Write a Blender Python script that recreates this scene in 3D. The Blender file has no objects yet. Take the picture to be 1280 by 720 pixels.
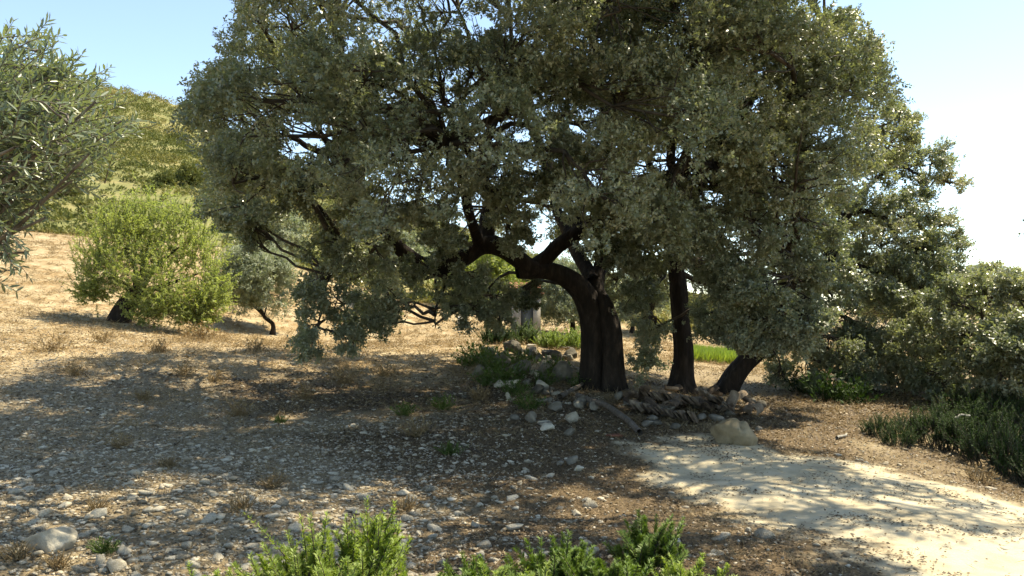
import bpy, math, random
import numpy as np

rng = np.random.default_rng(7)
random.seed(7)
scene = bpy.context.scene
COL = scene.collection

# ------------------------------------------------------------------ camera
FPX = 985.0            # focal length in pixels of the 1280 px wide photograph
HOR = 390.0            # row of the horizon
EYE = 1.6
cam_d = bpy.data.cameras.new('camera')
cam = bpy.data.objects.new('camera', cam_d)
COL.objects.link(cam)
cam.location = (0, 0, EYE)
cam.rotation_euler = (math.pi/2, 0, 0)
cam_d.sensor_width = 36.0
cam_d.lens = FPX/1280*36.0
cam_d.shift_y = (HOR-360)/1280
cam_d.clip_start = 0.05
cam_d.clip_end = 6000
scene.camera = cam

def Q(px, py, d):
    """a point seen at photo pixel (px, py) at depth d, in metres"""
    return np.array([(px-640)/FPX*d, d, EYE-(py-HOR)/FPX*d])

def proj(p):
    p = np.atleast_2d(p)
    d = np.maximum(p[:, 1], .05)
    return 640+p[:, 0]/d*FPX, HOR+(EYE-p[:, 2])/d*FPX

def nrm(v):
    return v/np.maximum(np.linalg.norm(v, axis=-1, keepdims=True), 1e-9)

def unit(n):
    return nrm(rng.normal(size=(n, 3)))

# ------------------------------------------------------------------ noise
def vnoise(x, y, seed=0):
    x = np.asarray(x, float); y = np.asarray(y, float)
    xi = np.floor(x).astype(np.int64); yi = np.floor(y).astype(np.int64)
    fx = x-xi; fy = y-yi
    fx = fx*fx*(3-2*fx); fy = fy*fy*(3-2*fy)
    def h(a, b):
        n = (a*374761393 + b*668265263 + seed*974711) & 0xffffffff
        n = ((n ^ (n >> 13))*1274126177) & 0xffffffff
        n = (n ^ (n >> 16)) & 0xffffffff
        return n/4294967295.0
    a = h(xi, yi); b = h(xi+1, yi); c = h(xi, yi+1); d = h(xi+1, yi+1)
    return (a*(1-fx)+b*fx)*(1-fy)+(c*(1-fx)+d*fx)*fy

def fbm(x, y, oct=4, seed=0):
    s = 0; a = .5; t = 0
    for k in range(oct):
        s = s+a*vnoise(x*2**k, y*2**k, seed+k*17); t += a; a *= .5
    return s/t

def smooth(a, b, x):
    t = np.clip((x-a)/(b-a), 0, 1)
    return t*t*(3-2*t)

# ------------------------------------------------------------------ terrain
ctrl = []
for px, py, d in [(0, 560, 8.7), (0, 500, 10.9), (0, 440, 15), (0, 385, 22), (-200, 500, 10.5), (-200, 385, 21),
                  (150, 402, 22), (250, 440, 16.5), (340, 418, 26), (500, 436, 20), (500, 405, 30), (640, 432, 21),
                  (640, 410, 30), (300, 520, 11.6), (500, 520, 11.8), (760, 490, 15), (700, 462, 17), (850, 490, 16),
                  (890, 452, 26), (905, 492, 17), (890, 432, 36), (1100, 488, 17), (1100, 458, 24), (1280, 470, 19),
                  (1280, 438, 32), (1400, 470, 20), (100, 300, 40), (0, 290, 40), (290, 318, 40), (600, 392, 40), (900, 420, 42),
                  (-300, 290, 40), (1500, 430, 40), (400, 355, 36), (250, 345, 30), (950, 540, 10.6), (1100, 540, 11.2),
                  (1280, 555, 11.0), (1280, 612, 8.6), (1100, 600, 7.6)]:
    ctrl.append(Q(px, py, d))
for x, y, z in [(0, 4, 0), (-3, 4.5, 0.02), (3, 4.5, -.02), (0, 7, 0), (-3.5, 7, .06), (3, 7.2, -.02), (-4.5, 0, 0), (4.5, 0, -.05),
                (0, -8, 0), (-12, -8, .2), (12, -8, -.2), (10, 4, -.3), (-10, 4, .3), (0, 9.5, 0.02), (-9, 8, .4)]:
    ctrl.append(np.array([x, y, z], float))
ctrl = np.array(ctrl)
def _tps(r2):
    return np.where(r2 > 1e-9, r2*np.log(np.maximum(r2, 1e-9)), 0)
_n = len(ctrl)
_K = _tps(((ctrl[:, None, :2]-ctrl[None, :, :2])**2).sum(-1)) + np.eye(_n)*.6
_Pm = np.c_[np.ones(_n), ctrl[:, :2]]
_A = np.block([[_K, _Pm], [_Pm.T, np.zeros((3, 3))]])
_w = np.linalg.solve(_A, np.r_[ctrl[:, 2], 0, 0, 0])

def z_near(x, y):
    out = np.zeros(len(x))
    for s in range(0, len(x), 20000):
        xs = x[s:s+20000]; ys = y[s:s+20000]
        r2 = (xs[:, None]-ctrl[None, :, 0])**2+(ys[:, None]-ctrl[None, :, 1])**2
        out[s:s+20000] = _tps(r2)@_w[:_n]+_w[_n]+_w[_n+1]*xs+_w[_n+2]*ys
    return out

RB = np.array([(-900, 66), (-200, 72), (0, 79), (60, 91), (130, 111), (180, 120), (228, 136), (300, 168), (350, 200), (500, 258), (680, 322), (850, 368), (1000, 384), (1280, 389), (1700, 389)], float)
BB = np.array([(-900, 270), (0, 288), (150, 300), (290, 308), (500, 380), (700, 396), (900, 414), (1280, 424), (1700, 424)], float)

def terrain(x, y, fine=True):
    x = np.atleast_1d(np.asarray(x, float)); y = np.atleast_1d(np.asarray(y, float))
    d = np.hypot(x, y)
    ang = np.arctan2(x, np.maximum(y, -1e9))
    u = np.tan(np.clip(ang, -1.0, 1.0))
    px = 640+u*FPX
    ce = np.cos(np.clip(ang, -1., 1.))
    yy = d*ce
    D0, D1 = 42., 130.
    zb = EYE+(HOR-np.interp(px, BB[:, 0], BB[:, 1]))/FPX*D0
    zr = EYE+(HOR-np.interp(px, RB[:, 0], RB[:, 1]))/FPX*D1
    t = np.clip((yy-D0)/(D1-D0), 0, 1.0)
    zh = zb+(zr-zb)*(t*.85+.15*t*t)
    zh = zh+smooth(0, .3, t)*(fbm(x/14, y/14, 3, 5)-.5)*2.2*(zr > 6)
    over = np.maximum(yy-D1, 0)
    zh = zh-np.minimum(over*.25, np.maximum(zr-1, 0))
    back = smooth(-2, -30, y)
    xc = np.clip(x, -40, 40); yc = np.clip(y, -12, 46)
    zn = z_near(xc, yc)
    w = smooth(34, 46, yy)
    z = zn*(1-w)+zh*w
    z = z*(1-back)
    # heap of rubble round the oak's foot and the mound of pale earth
    z = z+.18*np.exp(-(((x-.9)/1.5)**2+((y-16.3)/.9)**2))
    z = z+.14*np.exp(-(((x-2.7)/1.5)**2+((y-13.6)/.9)**2))
    if fine:
        near = smooth(40, 12, d)
        z = z+near*((fbm(x*.7, y*.7, 3, 11)-.5)*.14+(fbm(x*4, y*4, 3, 12)-.5)*.035*(1-.6*sand_mask(x, y)))
    return z

# pale sandy track: an outline on the ground
_sp = np.array([(792, 566), (836, 552), (880, 548), (930, 556), (985, 568), (1080, 575), (1150, 592), (1210, 602), (1300, 616), (1500, 650), (1500, 900), (1240, 900), (1150, 730),
                (1085, 706), (1030, 676), (960, 652), (900, 630), (860, 612), (822, 590)], float)
_sd = EYE*FPX/(_sp[:, 1]-HOR)
SAND = np.c_[(_sp[:, 0]-640)/FPX*_sd, _sd]

def poly_sd(x, y, P):
    """signed distance to a polygon, negative inside"""
    best = np.full(len(x), 1e9); inside = np.zeros(len(x), bool)
    for k in range(len(P)):
        a = P[k]; b = P[(k+1) % len(P)]
        e = b-a
        t = np.clip(((x-a[0])*e[0]+(y-a[1])*e[1])/(e@e), 0, 1)
        best = np.minimum(best, np.hypot(x-a[0]-t*e[0], y-a[1]-t*e[1]))
        c = ((a[1] > y) != (b[1] > y)) & (x < (b[0]-a[0])*(y-a[1])/(b[1]-a[1]+1e-12)+a[0])
        inside ^= c
    return np.where(inside, -best, best)

def sand_mask(x, y):
    sd = poly_sd(x, y, SAND)+(fbm(x*1.6, y*1.6, 5, 31)-.5)*1.1
    return smooth(.24, -.24, sd+(fbm(x*7, y*7, 3, 33)-.5)*.5)

def straw_mask(x, y):
    """dry yellow field: beyond the oak and up the slope"""
    s = y-(13.2+.25*(x+7))+(fbm(x*.4, y*.4, 3, 41)-.5)*3
    s2 = smooth(-.8, 2.4, s)
    m = s2*smooth(6, -3, x-.35*(y-17))
    return np.maximum(m, smooth(19, 24, y))

def litter_mask(x, y):
    """brown fallen leaves under the oaks and down to the middle foreground"""
    a = np.exp(-(((x-1.5)/3.8)**2+((y-9.5)/4.5)**2)*.9)
    b = np.exp(-(((x+2.0)/4.0)**2+((y-14.2)/2.6)**2))
    c = np.exp(-(((x-5.5)/4.0)**2+((y-13.5)/3.0)**2))
    d = np.exp(-(((x-.9)/1.7)**2+((y-5.0)/2.0)**2))*.9
    m = np.maximum.reduce([a, b, c, d])+(fbm(x*1.1, y*1.1, 4, 51)-.5)*.9
    return smooth(.3, .7, m)*(1-sand_mask(x, y))

# ------------------------------------------------------------------ object helpers
def new_obj(name, me, mat=None, parent=None):
    o = bpy.data.objects.new(name, me)
    COL.objects.link(o)
    if mat is not None and me is not None and not me.materials:
        me.materials.append(mat)
    if parent is not None:
        o.parent = parent
    return o

def tag(o, label=None, cat=None, group=None, kind=None):
    if label: o['label'] = label
    if cat: o['category'] = cat
    if group: o['group'] = group
    if kind: o['kind'] = kind
    return o

def thing(name, label, cat, loc=(0, 0, 0), group=None):
    o = bpy.data.objects.new(name, None)
    COL.objects.link(o)
    o.location = loc
    o.empty_display_size = .2
    return tag(o, label, cat, group)

def mesh_from(name, V, F, tint=None, smooth_sh=False):
    """V (n,3); F (m,k) all faces the same size"""
    V = np.asarray(V, np.float32); F = np.asarray(F, np.int32)
    me = bpy.data.meshes.new(name)
    me.vertices.add(len(V)); me.vertices.foreach_set('co', V.ravel())
    k = F.shape[1]
    me.loops.add(F.size); me.loops.foreach_set('vertex_index', F.ravel())
    me.polygons.add(len(F))
    me.polygons.foreach_set('loop_start', np.arange(0, F.size, k, dtype=np.int32))
    try:
        me.polygons.foreach_set('loop_total', np.full(len(F), k, np.int32))
    except Exception:
        pass
    me.update(calc_edges=True)
    if smooth_sh:
        me.polygons.foreach_set('use_smooth', np.ones(len(F), bool))
    if tint is not None:
        a = me.attributes.new('tint', 'FLOAT', 'FACE')
        a.data.foreach_set('value', np.asarray(tint, np.float32))
    return me

class Bag:
    """collects meshes with the same face size"""
    def __init__(self): self.V = []; self.F = []; self.T = []; self.n = 0
    def add(self, V, F, T=None):
        self.V.append(V); self.F.append(F+self.n); self.n += len(V)
        self.T.append(np.zeros(len(F)) if T is None else T)
    def mesh(self, name, origin=(0, 0, 0), smooth_sh=False):
        return mesh_from(name, np.concatenate(self.V)-np.asarray(origin), np.concatenate(self.F), np.concatenate(self.T), smooth_sh)

# ------------------------------------------------------------------ leaves
def leaves4(P, d, n, L, W, tint, fold=.18):
    """rhombic leaves: base, right, tip, left"""
    d = nrm(d); s = nrm(np.cross(d, n)); n = np.cross(s, d)
    L = np.broadcast_to(L, len(P))[:, None]; W = np.broadcast_to(W, len(P))[:, None]
    mid = P+d*L*.45+n*W*fold
    V = np.stack([P, mid+s*W*.5, P+d*L, mid-s*W*.5], 1).reshape(-1, 3)
    F = np.arange(len(P)*4).reshape(-1, 4)
    return V, F, tint

def leaves6(P, d, n, L, W, tint, fold=.25, curl=.0):
    """lanceolate leaves folded on the midrib"""
    d = nrm(d); s = nrm(np.cross(d, n)); n = np.cross(s, d)
    L = np.broadcast_to(L, len(P))[:, None]; W = np.broadcast_to(W, len(P))[:, None]
    tip = P+d*L-n*L*curl
    a = P+d*L*.30+n*W*fold; b = P+d*L*.68+n*W*fold-n*L*curl*.4
    V = np.stack([P, a+s*W*.46, b+s*W*.44, tip, b-s*W*.44, a-s*W*.46], 1).reshape(-1, 3)
    i = np.arange(len(P))[:, None]*6
    F = np.concatenate([i+np.array([[0, 1, 2, 3]]), i+np.array([[0, 3, 4, 5]])])
    return V, F, np.concatenate([tint, tint])

# ------------------------------------------------------------------ tubes
def tubes(P, R, sides=5):
    """P (N,S,3) centre lines, R (N,S) radii"""
    N, S, _ = P.shape
    T = np.empty_like(P)
    T[:, 1:-1] = P[:, 2:]-P[:, :-2]; T[:, 0] = P[:, 1]-P[:, 0]; T[:, -1] = P[:, -1]-P[:, -2]
    T = nrm(T)
    ref = np.where(np.abs(T[:, :1, 2:3]) > .8, np.array([1., 0, 0]), np.array([0, 0, 1.]))
    ref = np.broadcast_to(ref, T.shape)
    A = nrm(np.cross(T, ref)); B = np.cross(T, A)
    th = np.arange(sides)/sides*2*math.pi
    V = P[:, :, None]+R[:, :, None, None]*(A[:, :, None]*np.cos(th)[None, None, :, None]+B[:, :, None]*np.sin(th)[None, None, :, None])
    idx = np.arange(N*S*sides).reshape(N, S, sides)
    a = idx[:, :-1]; b = idx[:, 1:]
    F = np.stack([a, np.roll(a, -1, 2), np.roll(b, -1, 2), b], -1).reshape(-1, 4)
    return V.reshape(-1, 3), F

def catmull(P, n):
    P = np.asarray(P, float)
    P = np.concatenate([2*P[:1]-P[1:2], P, 2*P[-1:]-P[-2:-1]])
    t = np.linspace(0, len(P)-3-1e-6, n)
    i = t.astype(int); f = (t-i)[:, None]
    p0, p1, p2, p3 = P[i], P[i+1], P[i+2], P[i+3]
    return .5*((2*p1)+(-p0+p2)*f+(2*p0-5*p1+4*p2-p3)*f*f+(-p0+3*p1-3*p2+p3)*f**3)

def limb_geo(pts, radii, sides=14, n=36, rough=.10, wob=.0, seed=0):
    c = catmull(pts, n)
    r = catmull(np.array(radii)[:, None]*np.ones((1, 3)), n)[:, 0]
    if wob:
        t = np.arange(n)
        c = c+np.c_[vnoise(t*.33, t*0+seed, 1)-.5, vnoise(t*.33, t*0+seed, 2)-.5, vnoise(t*.33, t*0+seed, 3)-.5]*wob*smooth(0, 4, t)[:, None]
    V, F = tubes(c[None], r[None], sides)
    V = V.reshape(n, sides, 3)
    th = np.arange(sides); k = np.arange(n)
    g = (vnoise(th[None, :]*.9+0*k[:, None], k[:, None]*.35+seed*7+0*th[None, :], seed)-.5)
    g[:, -1] = .5*(g[:, 0]+g[:, -2])
    V = c[:, None]+(V-c[:, None])*(1+rough*2*g[..., None])
    cap = np.arange(sides)+(n-1)*sides
    return V.reshape(-1, 3), F, c, r

# ------------------------------------------------------------------ materials
def M_new(name):
    m = bpy.data.materials.new(name); m.use_nodes = True
    nt = m.node_tree; nt.nodes.clear()
    out = nt.nodes.new('ShaderNodeOutputMaterial')
    return m, nt, out

def N(nt, t, **kw):
    n = nt.nodes.new(t)
    for k, v in kw.items():
        if k in n.inputs: n.inputs[k].default_value = v
        else: setattr(n, k, v)
    return n

def ramp(nt, stops, src):
    r = nt.nodes.new('ShaderNodeValToRGB')
    e = r.color_ramp.elements
    while len(e) < len(stops): e.new(.5)
    for i, (p, c) in enumerate(stops):
        e[i].position = p; e[i].color = (*c, 1)
    nt.links.new(src, r.inputs[0])
    return r.outputs[0]

def leaf_mat(name, cols, rough=.45, spec=.5, trans=.28, tcol=(1.15, 1.2, .6), under=None):
    m, nt, out = M_new(name)
    at = N(nt, 'ShaderNodeAttribute', attribute_name='tint')
    n = len(cols)
    c = ramp(nt, [(i/(n-1), k) for i, k in enumerate(cols)], at.outputs['Fac'])
    base = c
    if under is not None:
        geo = N(nt, 'ShaderNodeNewGeometry')
        mx = N(nt, 'ShaderNodeMix', data_type='RGBA')
        nt.links.new(geo.outputs['Backfacing'], mx.inputs[0])
        nt.links.new(c, mx.inputs[6]); mx.inputs[7].default_value = (*under, 1)
        base = mx.outputs[2]
    p = N(nt, 'ShaderNodeBsdfPrincipled')
    p.inputs['Roughness'].default_value = rough
    p.inputs['Specular IOR Level'].default_value = spec
    nt.links.new(base, p.inputs['Base Color'])
    tr = N(nt, 'ShaderNodeBsdfTranslucent')
    mul = N(nt, 'ShaderNodeMix', data_type='RGBA', blend_type='MULTIPLY')
    mul.inputs[0].default_value = 1
    nt.links.new(c, mul.inputs[6]); mul.inputs[7].default_value = (*tcol, 1)
    nt.links.new(mul.outputs[2], tr.inputs['Color'])
    mix = N(nt, 'ShaderNodeMixShader'); mix.inputs[0].default_value = trans
    nt.links.new(p.outputs[0], mix.inputs[1]); nt.links.new(tr.outputs[0], mix.inputs[2])
    nt.links.new(mix.outputs[0], out.inputs['Surface'])
    return m

def noise_mat(name, stops, scale=4, detail=6, rough=.9, bump=.3, bscale=20, stretch=(1, 1, 1), tint=False, dist=.02, objrand=0.0):
    m, nt, out = M_new(name)
    tc = N(nt, 'ShaderNodeTexCoord')
    mp = N(nt, 'ShaderNodeMapping'); mp.inputs['Scale'].default_value = stretch
    nt.links.new(tc.outputs['Object'], mp.inputs[0])
    no = N(nt, 'ShaderNodeTexNoise'); no.inputs['Scale'].default_value = scale; no.inputs['Detail'].default_value = detail
    no.inputs['Roughness'].default_value = .65
    nt.links.new(mp.outputs[0], no.inputs['Vector'])
    src = no.outputs['Fac']
    if tint or objrand:
        if tint:
            at = N(nt, 'ShaderNodeAttribute', attribute_name='tint'); o2 = at.outputs['Fac']
        else:
            oi = N(nt, 'ShaderNodeObjectInfo'); o2 = oi.outputs['Random']
        ma = N(nt, 'ShaderNodeMath', operation='MULTIPLY_ADD')
        nt.links.new(o2, ma.inputs[0]); ma.inputs[1].default_value = .5 if tint else objrand
        sub = N(nt, 'ShaderNodeMath', operation='SUBTRACT'); nt.links.new(src, sub.inputs[0]); sub.inputs[1].default_value = .25 if tint else objrand/2
        nt.links.new(sub.outputs[0], ma.inputs[2])
        src = ma.outputs[0]
    c = ramp(nt, stops, src)
    p = N(nt, 'ShaderNodeBsdfPrincipled'); p.inputs['Roughness'].default_value = rough
    p.inputs['Specular IOR Level'].default_value = .25
    nt.links.new(c, p.inputs['Base Color'])
    if bump:
        n2 = N(nt, 'ShaderNodeTexNoise'); n2.inputs['Scale'].default_value = bscale; n2.inputs['Detail'].default_value = 5
        nt.links.new(mp.outputs[0], n2.inputs['Vector'])
        b = N(nt, 'ShaderNodeBump'); b.inputs['Strength'].default_value = bump; b.inputs['Distance'].default_value = dist
        nt.links.new(n2.outputs['Fac'], b.inputs['Height']); nt.links.new(b.outputs[0], p.inputs['Normal'])
    nt.links.new(p.outputs[0], out.inputs['Surface'])
    return m

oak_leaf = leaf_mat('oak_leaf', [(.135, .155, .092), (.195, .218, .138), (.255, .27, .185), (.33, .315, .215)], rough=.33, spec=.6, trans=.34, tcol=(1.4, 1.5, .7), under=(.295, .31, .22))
olive_leaf = leaf_mat('olive_leaf', [(.12, .15, .09), (.17, .205, .125), (.23, .26, .17)], rough=.36, spec=.5, trans=.28, tcol=(1.3, 1.4, .6), under=(.27, .30, .21))
pale_olive_leaf = leaf_mat('pale_olive_leaf', [(.18, .21, .13), (.235, .265, .175), (.29, .315, .22)], rough=.5, spec=.4, trans=.36, tcol=(1.3, 1.35, .85), under=(.32, .35, .27))
bush_leaf = leaf_mat('bright_bush_leaf', [(.235, .275, .10), (.305, .345, .14), (.38, .40, .20)], rough=.5, spec=.3, trans=.5, tcol=(1.35, 1.45, .6))
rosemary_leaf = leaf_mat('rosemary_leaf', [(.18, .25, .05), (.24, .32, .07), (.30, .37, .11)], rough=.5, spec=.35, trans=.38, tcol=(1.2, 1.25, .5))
shaded_rosemary_leaf = leaf_mat('shaded_rosemary_leaf', [(.085, .15, .026), (.12, .19, .036), (.16, .23, .055)], rough=.5, spec=.35, trans=.28, tcol=(1.2, 1.25, .5))  # darker copy of the rosemary leaf, shade put into its colour
shade_dark_rosemary_leaf = leaf_mat('shade_dark_rosemary_leaf', [(.022, .045, .014), (.034, .064, .018), (.06, .095, .028)], rough=.6, spec=.15, trans=.25, tcol=(1.1, 1.3, .5))  # rosemary leaf darkened for the bed's shade, reused on other dark plants
weed_leaf = leaf_mat('weed_leaf', [(.06, .10, .02), (.09, .14, .03), (.13, .18, .05)], rough=.55, spec=.3, trans=.3)
scrub_leaf = leaf_mat('scrub_leaf', [(.10, .115, .038), (.165, .17, .058), (.235, .215, .08), (.30, .245, .105)], rough=.7, spec=.1, trans=.2)
dead_leaf = leaf_mat('dead_leaf', [(.045, .03, .018), (.11, .074, .041), (.21, .146, .083), (.38, .295, .195)], rough=.6, spec=.3, trans=.05)
straw_mat = leaf_mat('dry_straw', [(.12, .085, .045), (.22, .155, .08), (.34, .25, .13), (.44, .35, .2)], rough=.7, spec=.2, trans=.15, tcol=(1.1, 1, .7))
bark = noise_mat('oak_bark', [(.25, (.008, .006, .0045)), (.5, (.024, .0175, .0125)), (.75, (.06, .045, .033))], scale=9, bump=1.0, bscale=16, stretch=(1, 1, .28), dist=.05)
twig_bark = noise_mat('twig_bark', [(.3, (.03, .024, .018)), (.7, (.10, .08, .06))], scale=6, bump=0)
grey_bark = noise_mat('grey_wood', [(.3, (.07, .058, .045)), (.7, (.20, .17, .14))], scale=14, bump=.5, bscale=40, stretch=(1, 1, .3))
limestone = noise_mat('limestone', [(.2, (.15, .125, .085)), (.45, (.38, .335, .25)), (.8, (.56, .51, .40))], scale=7, bump=.6, bscale=24, objrand=.35, dist=.02)
gravel_mat = noise_mat('gravel_stone', [(.15, (.12, .09, .055)), (.5, (.37, .315, .225)), (.85, (.60, .535, .415))], scale=9, bump=.4, bscale=40, tint=True)
tan_rock = noise_mat('tan_rock', [(.25, (.12, .092, .052)), (.5, (.25, .20, .12)), (.8, (.37, .31, .20))], scale=4, bump=.5, bscale=15)
clay = noise_mat('old_clay', [(.25, (.06, .042, .03)), (.55, (.17, .122, .08)), (.85, (.30, .24, .17))], scale=11, bump=.5, bscale=30, objrand=.4)
rubble_dark = noise_mat('shade_darkened_stone', [(.2, (.045, .04, .03)), (.5, (.14, .125, .095)), (.85, (.29, .26, .205))], scale=6, bump=.6, bscale=22, objrand=.35)  # stone colour darkened to stand in for shade on the rubble heap

def ground_material():
    m, nt, out = M_new('dry_ground')
    L = nt.links.new
    geo = N(nt, 'ShaderNodeNewGeometry')
    pos = geo.outputs['Position']
    def noise(scale, det=6, ro=.6, seed=0.0):
        n = N(nt, 'ShaderNodeTexNoise'); n.inputs['Scale'].default_value = scale; n.inputs['Detail'].default_value = det; n.inputs['Roughness'].default_value = ro
        mp = N(nt, 'ShaderNodeMapping'); mp.inputs['Location'].default_value = (seed, seed*1.7, 0)
        L(pos, mp.inputs[0]); L(mp.outputs[0], n.inputs['Vector'])
        return n.outputs['Fac']
    def mix(f, a, b):
        x = N(nt, 'ShaderNodeMix', data_type='RGBA'); L(f, x.inputs[0]); L(a, x.inputs[6]); L(b, x.inputs[7]); return x.outputs[2]
    def mask(n):
        return N(nt, 'ShaderNodeAttribute', attribute_name=n).outputs['Fac']
    fine = noise(38, 8, .7); mid = noise(6, 6, .65, 3.1)
    soil = ramp(nt, [(.28, (.10, .073, .043)), (.5, (.25, .195, .12)), (.72, (.42, .35, .24))], fine)
    soil2 = ramp(nt, [(.3, (.13, .092, .048)), (.7, (.31, .245, .15))], mid)
    c = mix(N(nt, 'ShaderNodeValue').outputs[0], soil, soil2)
    nt.nodes[-1]
    vv = [n for n in nt.nodes if n.type == 'VALUE'][0]; vv.outputs[0].default_value = .45
    litter = ramp(nt, [(.3, (.04, .028, .016)), (.5, (.11, .077, .043)), (.62, (.19, .135, .078)), (.75, (.32, .255, .165))], noise(55, 8, .75, 9.))
    c = mix(mask('litter'), c, litter)
    straw = mix(ramp(nt, [(.42, (0, 0, 0)), (.58, (1, 1, 1))], noise(1.1, 8, .75, 8.)), ramp(nt, [(.34, (.10, .065, .03)), (.5, (.27, .18, .085)), (.66, (.42, .31, .17))], noise(7, 9, .8, 5.)), ramp(nt, [(.34, (.22, .16, .085)), (.5, (.40, .31, .185)), (.68, (.52, .43, .29))], noise(5, 9, .8, 2.)))
    c = mix(mask('straw'), c, straw)
    s_a = noise(2.2, 8, .62, 1.3)
    sand = ramp(nt, [(.3, (.36, .295, .19)), (.5, (.49, .42, .285)), (.75, (.58, .51, .37))], s_a)
    # dark streaks of wind-blown bits lying on the sand
    mp = N(nt, 'ShaderNodeMapping'); mp.inputs['Scale'].default_value = (1.0, 1.9, 1); mp.inputs['Rotation'].default_value = (0, 0, .5)
    L(pos, mp.inputs[0])
    st = N(nt, 'ShaderNodeTexNoise'); st.inputs['Scale'].default_value = 1.3; st.inputs['Detail'].default_value = 12; st.inputs['Roughness'].default_value = .78; st.inputs['Distortion'].default_value = .6
    L(mp.outputs[0], st.inputs['Vector'])
    sf = ramp(nt, [(.55, (0, 0, 0)), (.68, (.75, .75, .75))], st.outputs['Fac'])
    sand = mix(sf, sand, litter)
    c = mix(mask('sand'), c, sand)
    hill = ramp(nt, [(.3, (.10, .115, .04)), (.5, (.18, .178, .068)), (.68, (.29, .24, .11))], noise(.3, 10, .75, 2.))
    c = mix(mask('hill'), c, hill)
    p = N(nt, 'ShaderNodeBsdfPrincipled'); p.inputs['Roughness'].default_value = .95; p.inputs['Specular IOR Level'].default_value = .15
    L(c, p.inputs['Base Color'])
    b = N(nt, 'ShaderNodeBump'); b.inputs['Strength'].default_value = .7; b.inputs['Distance'].default_value = .02
    L(noise(30, 8, .75, 4.), b.inputs['Height']); L(b.outputs[0], p.inputs['Normal'])
    L(p.outputs[0], out.inputs['Surface'])
    return m
ground_mat = ground_material()

# ------------------------------------------------------------------ ground sheets
def build_ground():
    front = np.radians(np.arange(-44, 44.01, .25))
    rest = np.radians(np.arange(46, 314.1, 2.0))
    ang = np.concatenate([front, rest])
    r = [1.0]
    while r[-1] < 60: r.append(r[-1]*1.012)
    while r[-1] < 3000: r.append(r[-1]*1.05)
    r = np.array(r)
    R, A = np.meshgrid(r, ang, indexing='ij')
    x = (R*np.sin(A)).ravel(); y = (R*np.cos(A)).ravel()
    z = terrain(x, y)
    V = np.c_[x, y, z]
    na, nr = len(ang), len(r)
    i = np.arange(nr*na).reshape(nr, na)
    a = i[:-1]; b = i[1:]
    F = np.stack([a, np.roll(a, -1, 1), np.roll(b, -1, 1), b], -1)[..., ::-1]
    ring = np.arange(nr-1)[:, None]*np.ones((1, na), int)
    F = F.reshape(-1, 4); ring = ring.ravel()
    c = V[F].mean(1)
    sm = sand_mask(c[:, 0], c[:, 1]) > .5
    hill = (c[:, 1] > 46) & (c[:, 0] < .35*c[:, 1]) & (c[:, 1] < 400)
    masks = {'litter': litter_mask(x, y), 'straw': straw_mask(x, y), 'sand': sand_mask(x, y)}
    masks['hill'] = smooth(39, 48, y+(fbm(x/5, y/5, 3, 77)-.5)*12)*smooth(.42, .2, x/np.maximum(y, 1))
    def sheet(name, sel):
        f = F[sel]; used, inv = np.unique(f, return_inverse=True)
        v = V[used]; ff = inv.reshape(-1, 4)
        me = mesh_from(name, v, ff, None, True)
        for k, mv in masks.items():
            at = me.attributes.new(k, 'FLOAT', 'POINT'); at.data.foreach_set('value', mv[used].astype(np.float32))
        o = new_obj(name, me, ground_mat)
        tag(o, kind='structure')
        return o
    sheet('ground', ~sm & ~hill)
    sheet('sandy_path', sm & ~hill)
    sheet('hillside', hill)
    # cap under the photographer's feet
    rim = V[:na]
    cv = np.concatenate([rim, [[0, 0, rim[:, 2].mean()]]])
    k = np.arange(na)
    me = mesh_from('ground', cv, np.stack([k, np.roll(k, -1), np.full(na, na)], -1)[:, ::-1])
    for kk in masks:
        at = me.attributes.new(kk, 'FLOAT', 'POINT'); at.data.foreach_set('value', np.zeros(len(cv), np.float32))
    tag(new_obj('ground', me, ground_mat), kind='structure')
build_ground()

def on_ground(px, py, dz=0.):
    """where the sight line through a photo pixel meets the terrain"""
    d = np.linspace(2.5, 60, 1200)
    x = (px-640)/FPX*d
    zt = terrain(x, d); zl = EYE-(py-HOR)/FPX*d
    k = np.argmax(zl <= zt)
    if zl[k] > zt[k]: k = len(d)-1
    return np.array([x[k], d[k], zt[k]+dz])

# ------------------------------------------------------------------ crowns
GAPS = [(388, 172, 24), (365, 186, 16), (610, 146, 14), (634, 138, 9), (520, 190, 10), (556, 205, 7), (840, 204, 20), (745, 225, 14), (800, 214, 13), (655, 170, 9), (720, 160, 10), (600, 30, 17), (640, 40, 11), (615, 175, 9), (890, 205, 11), (940, 130, 14)]

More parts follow.
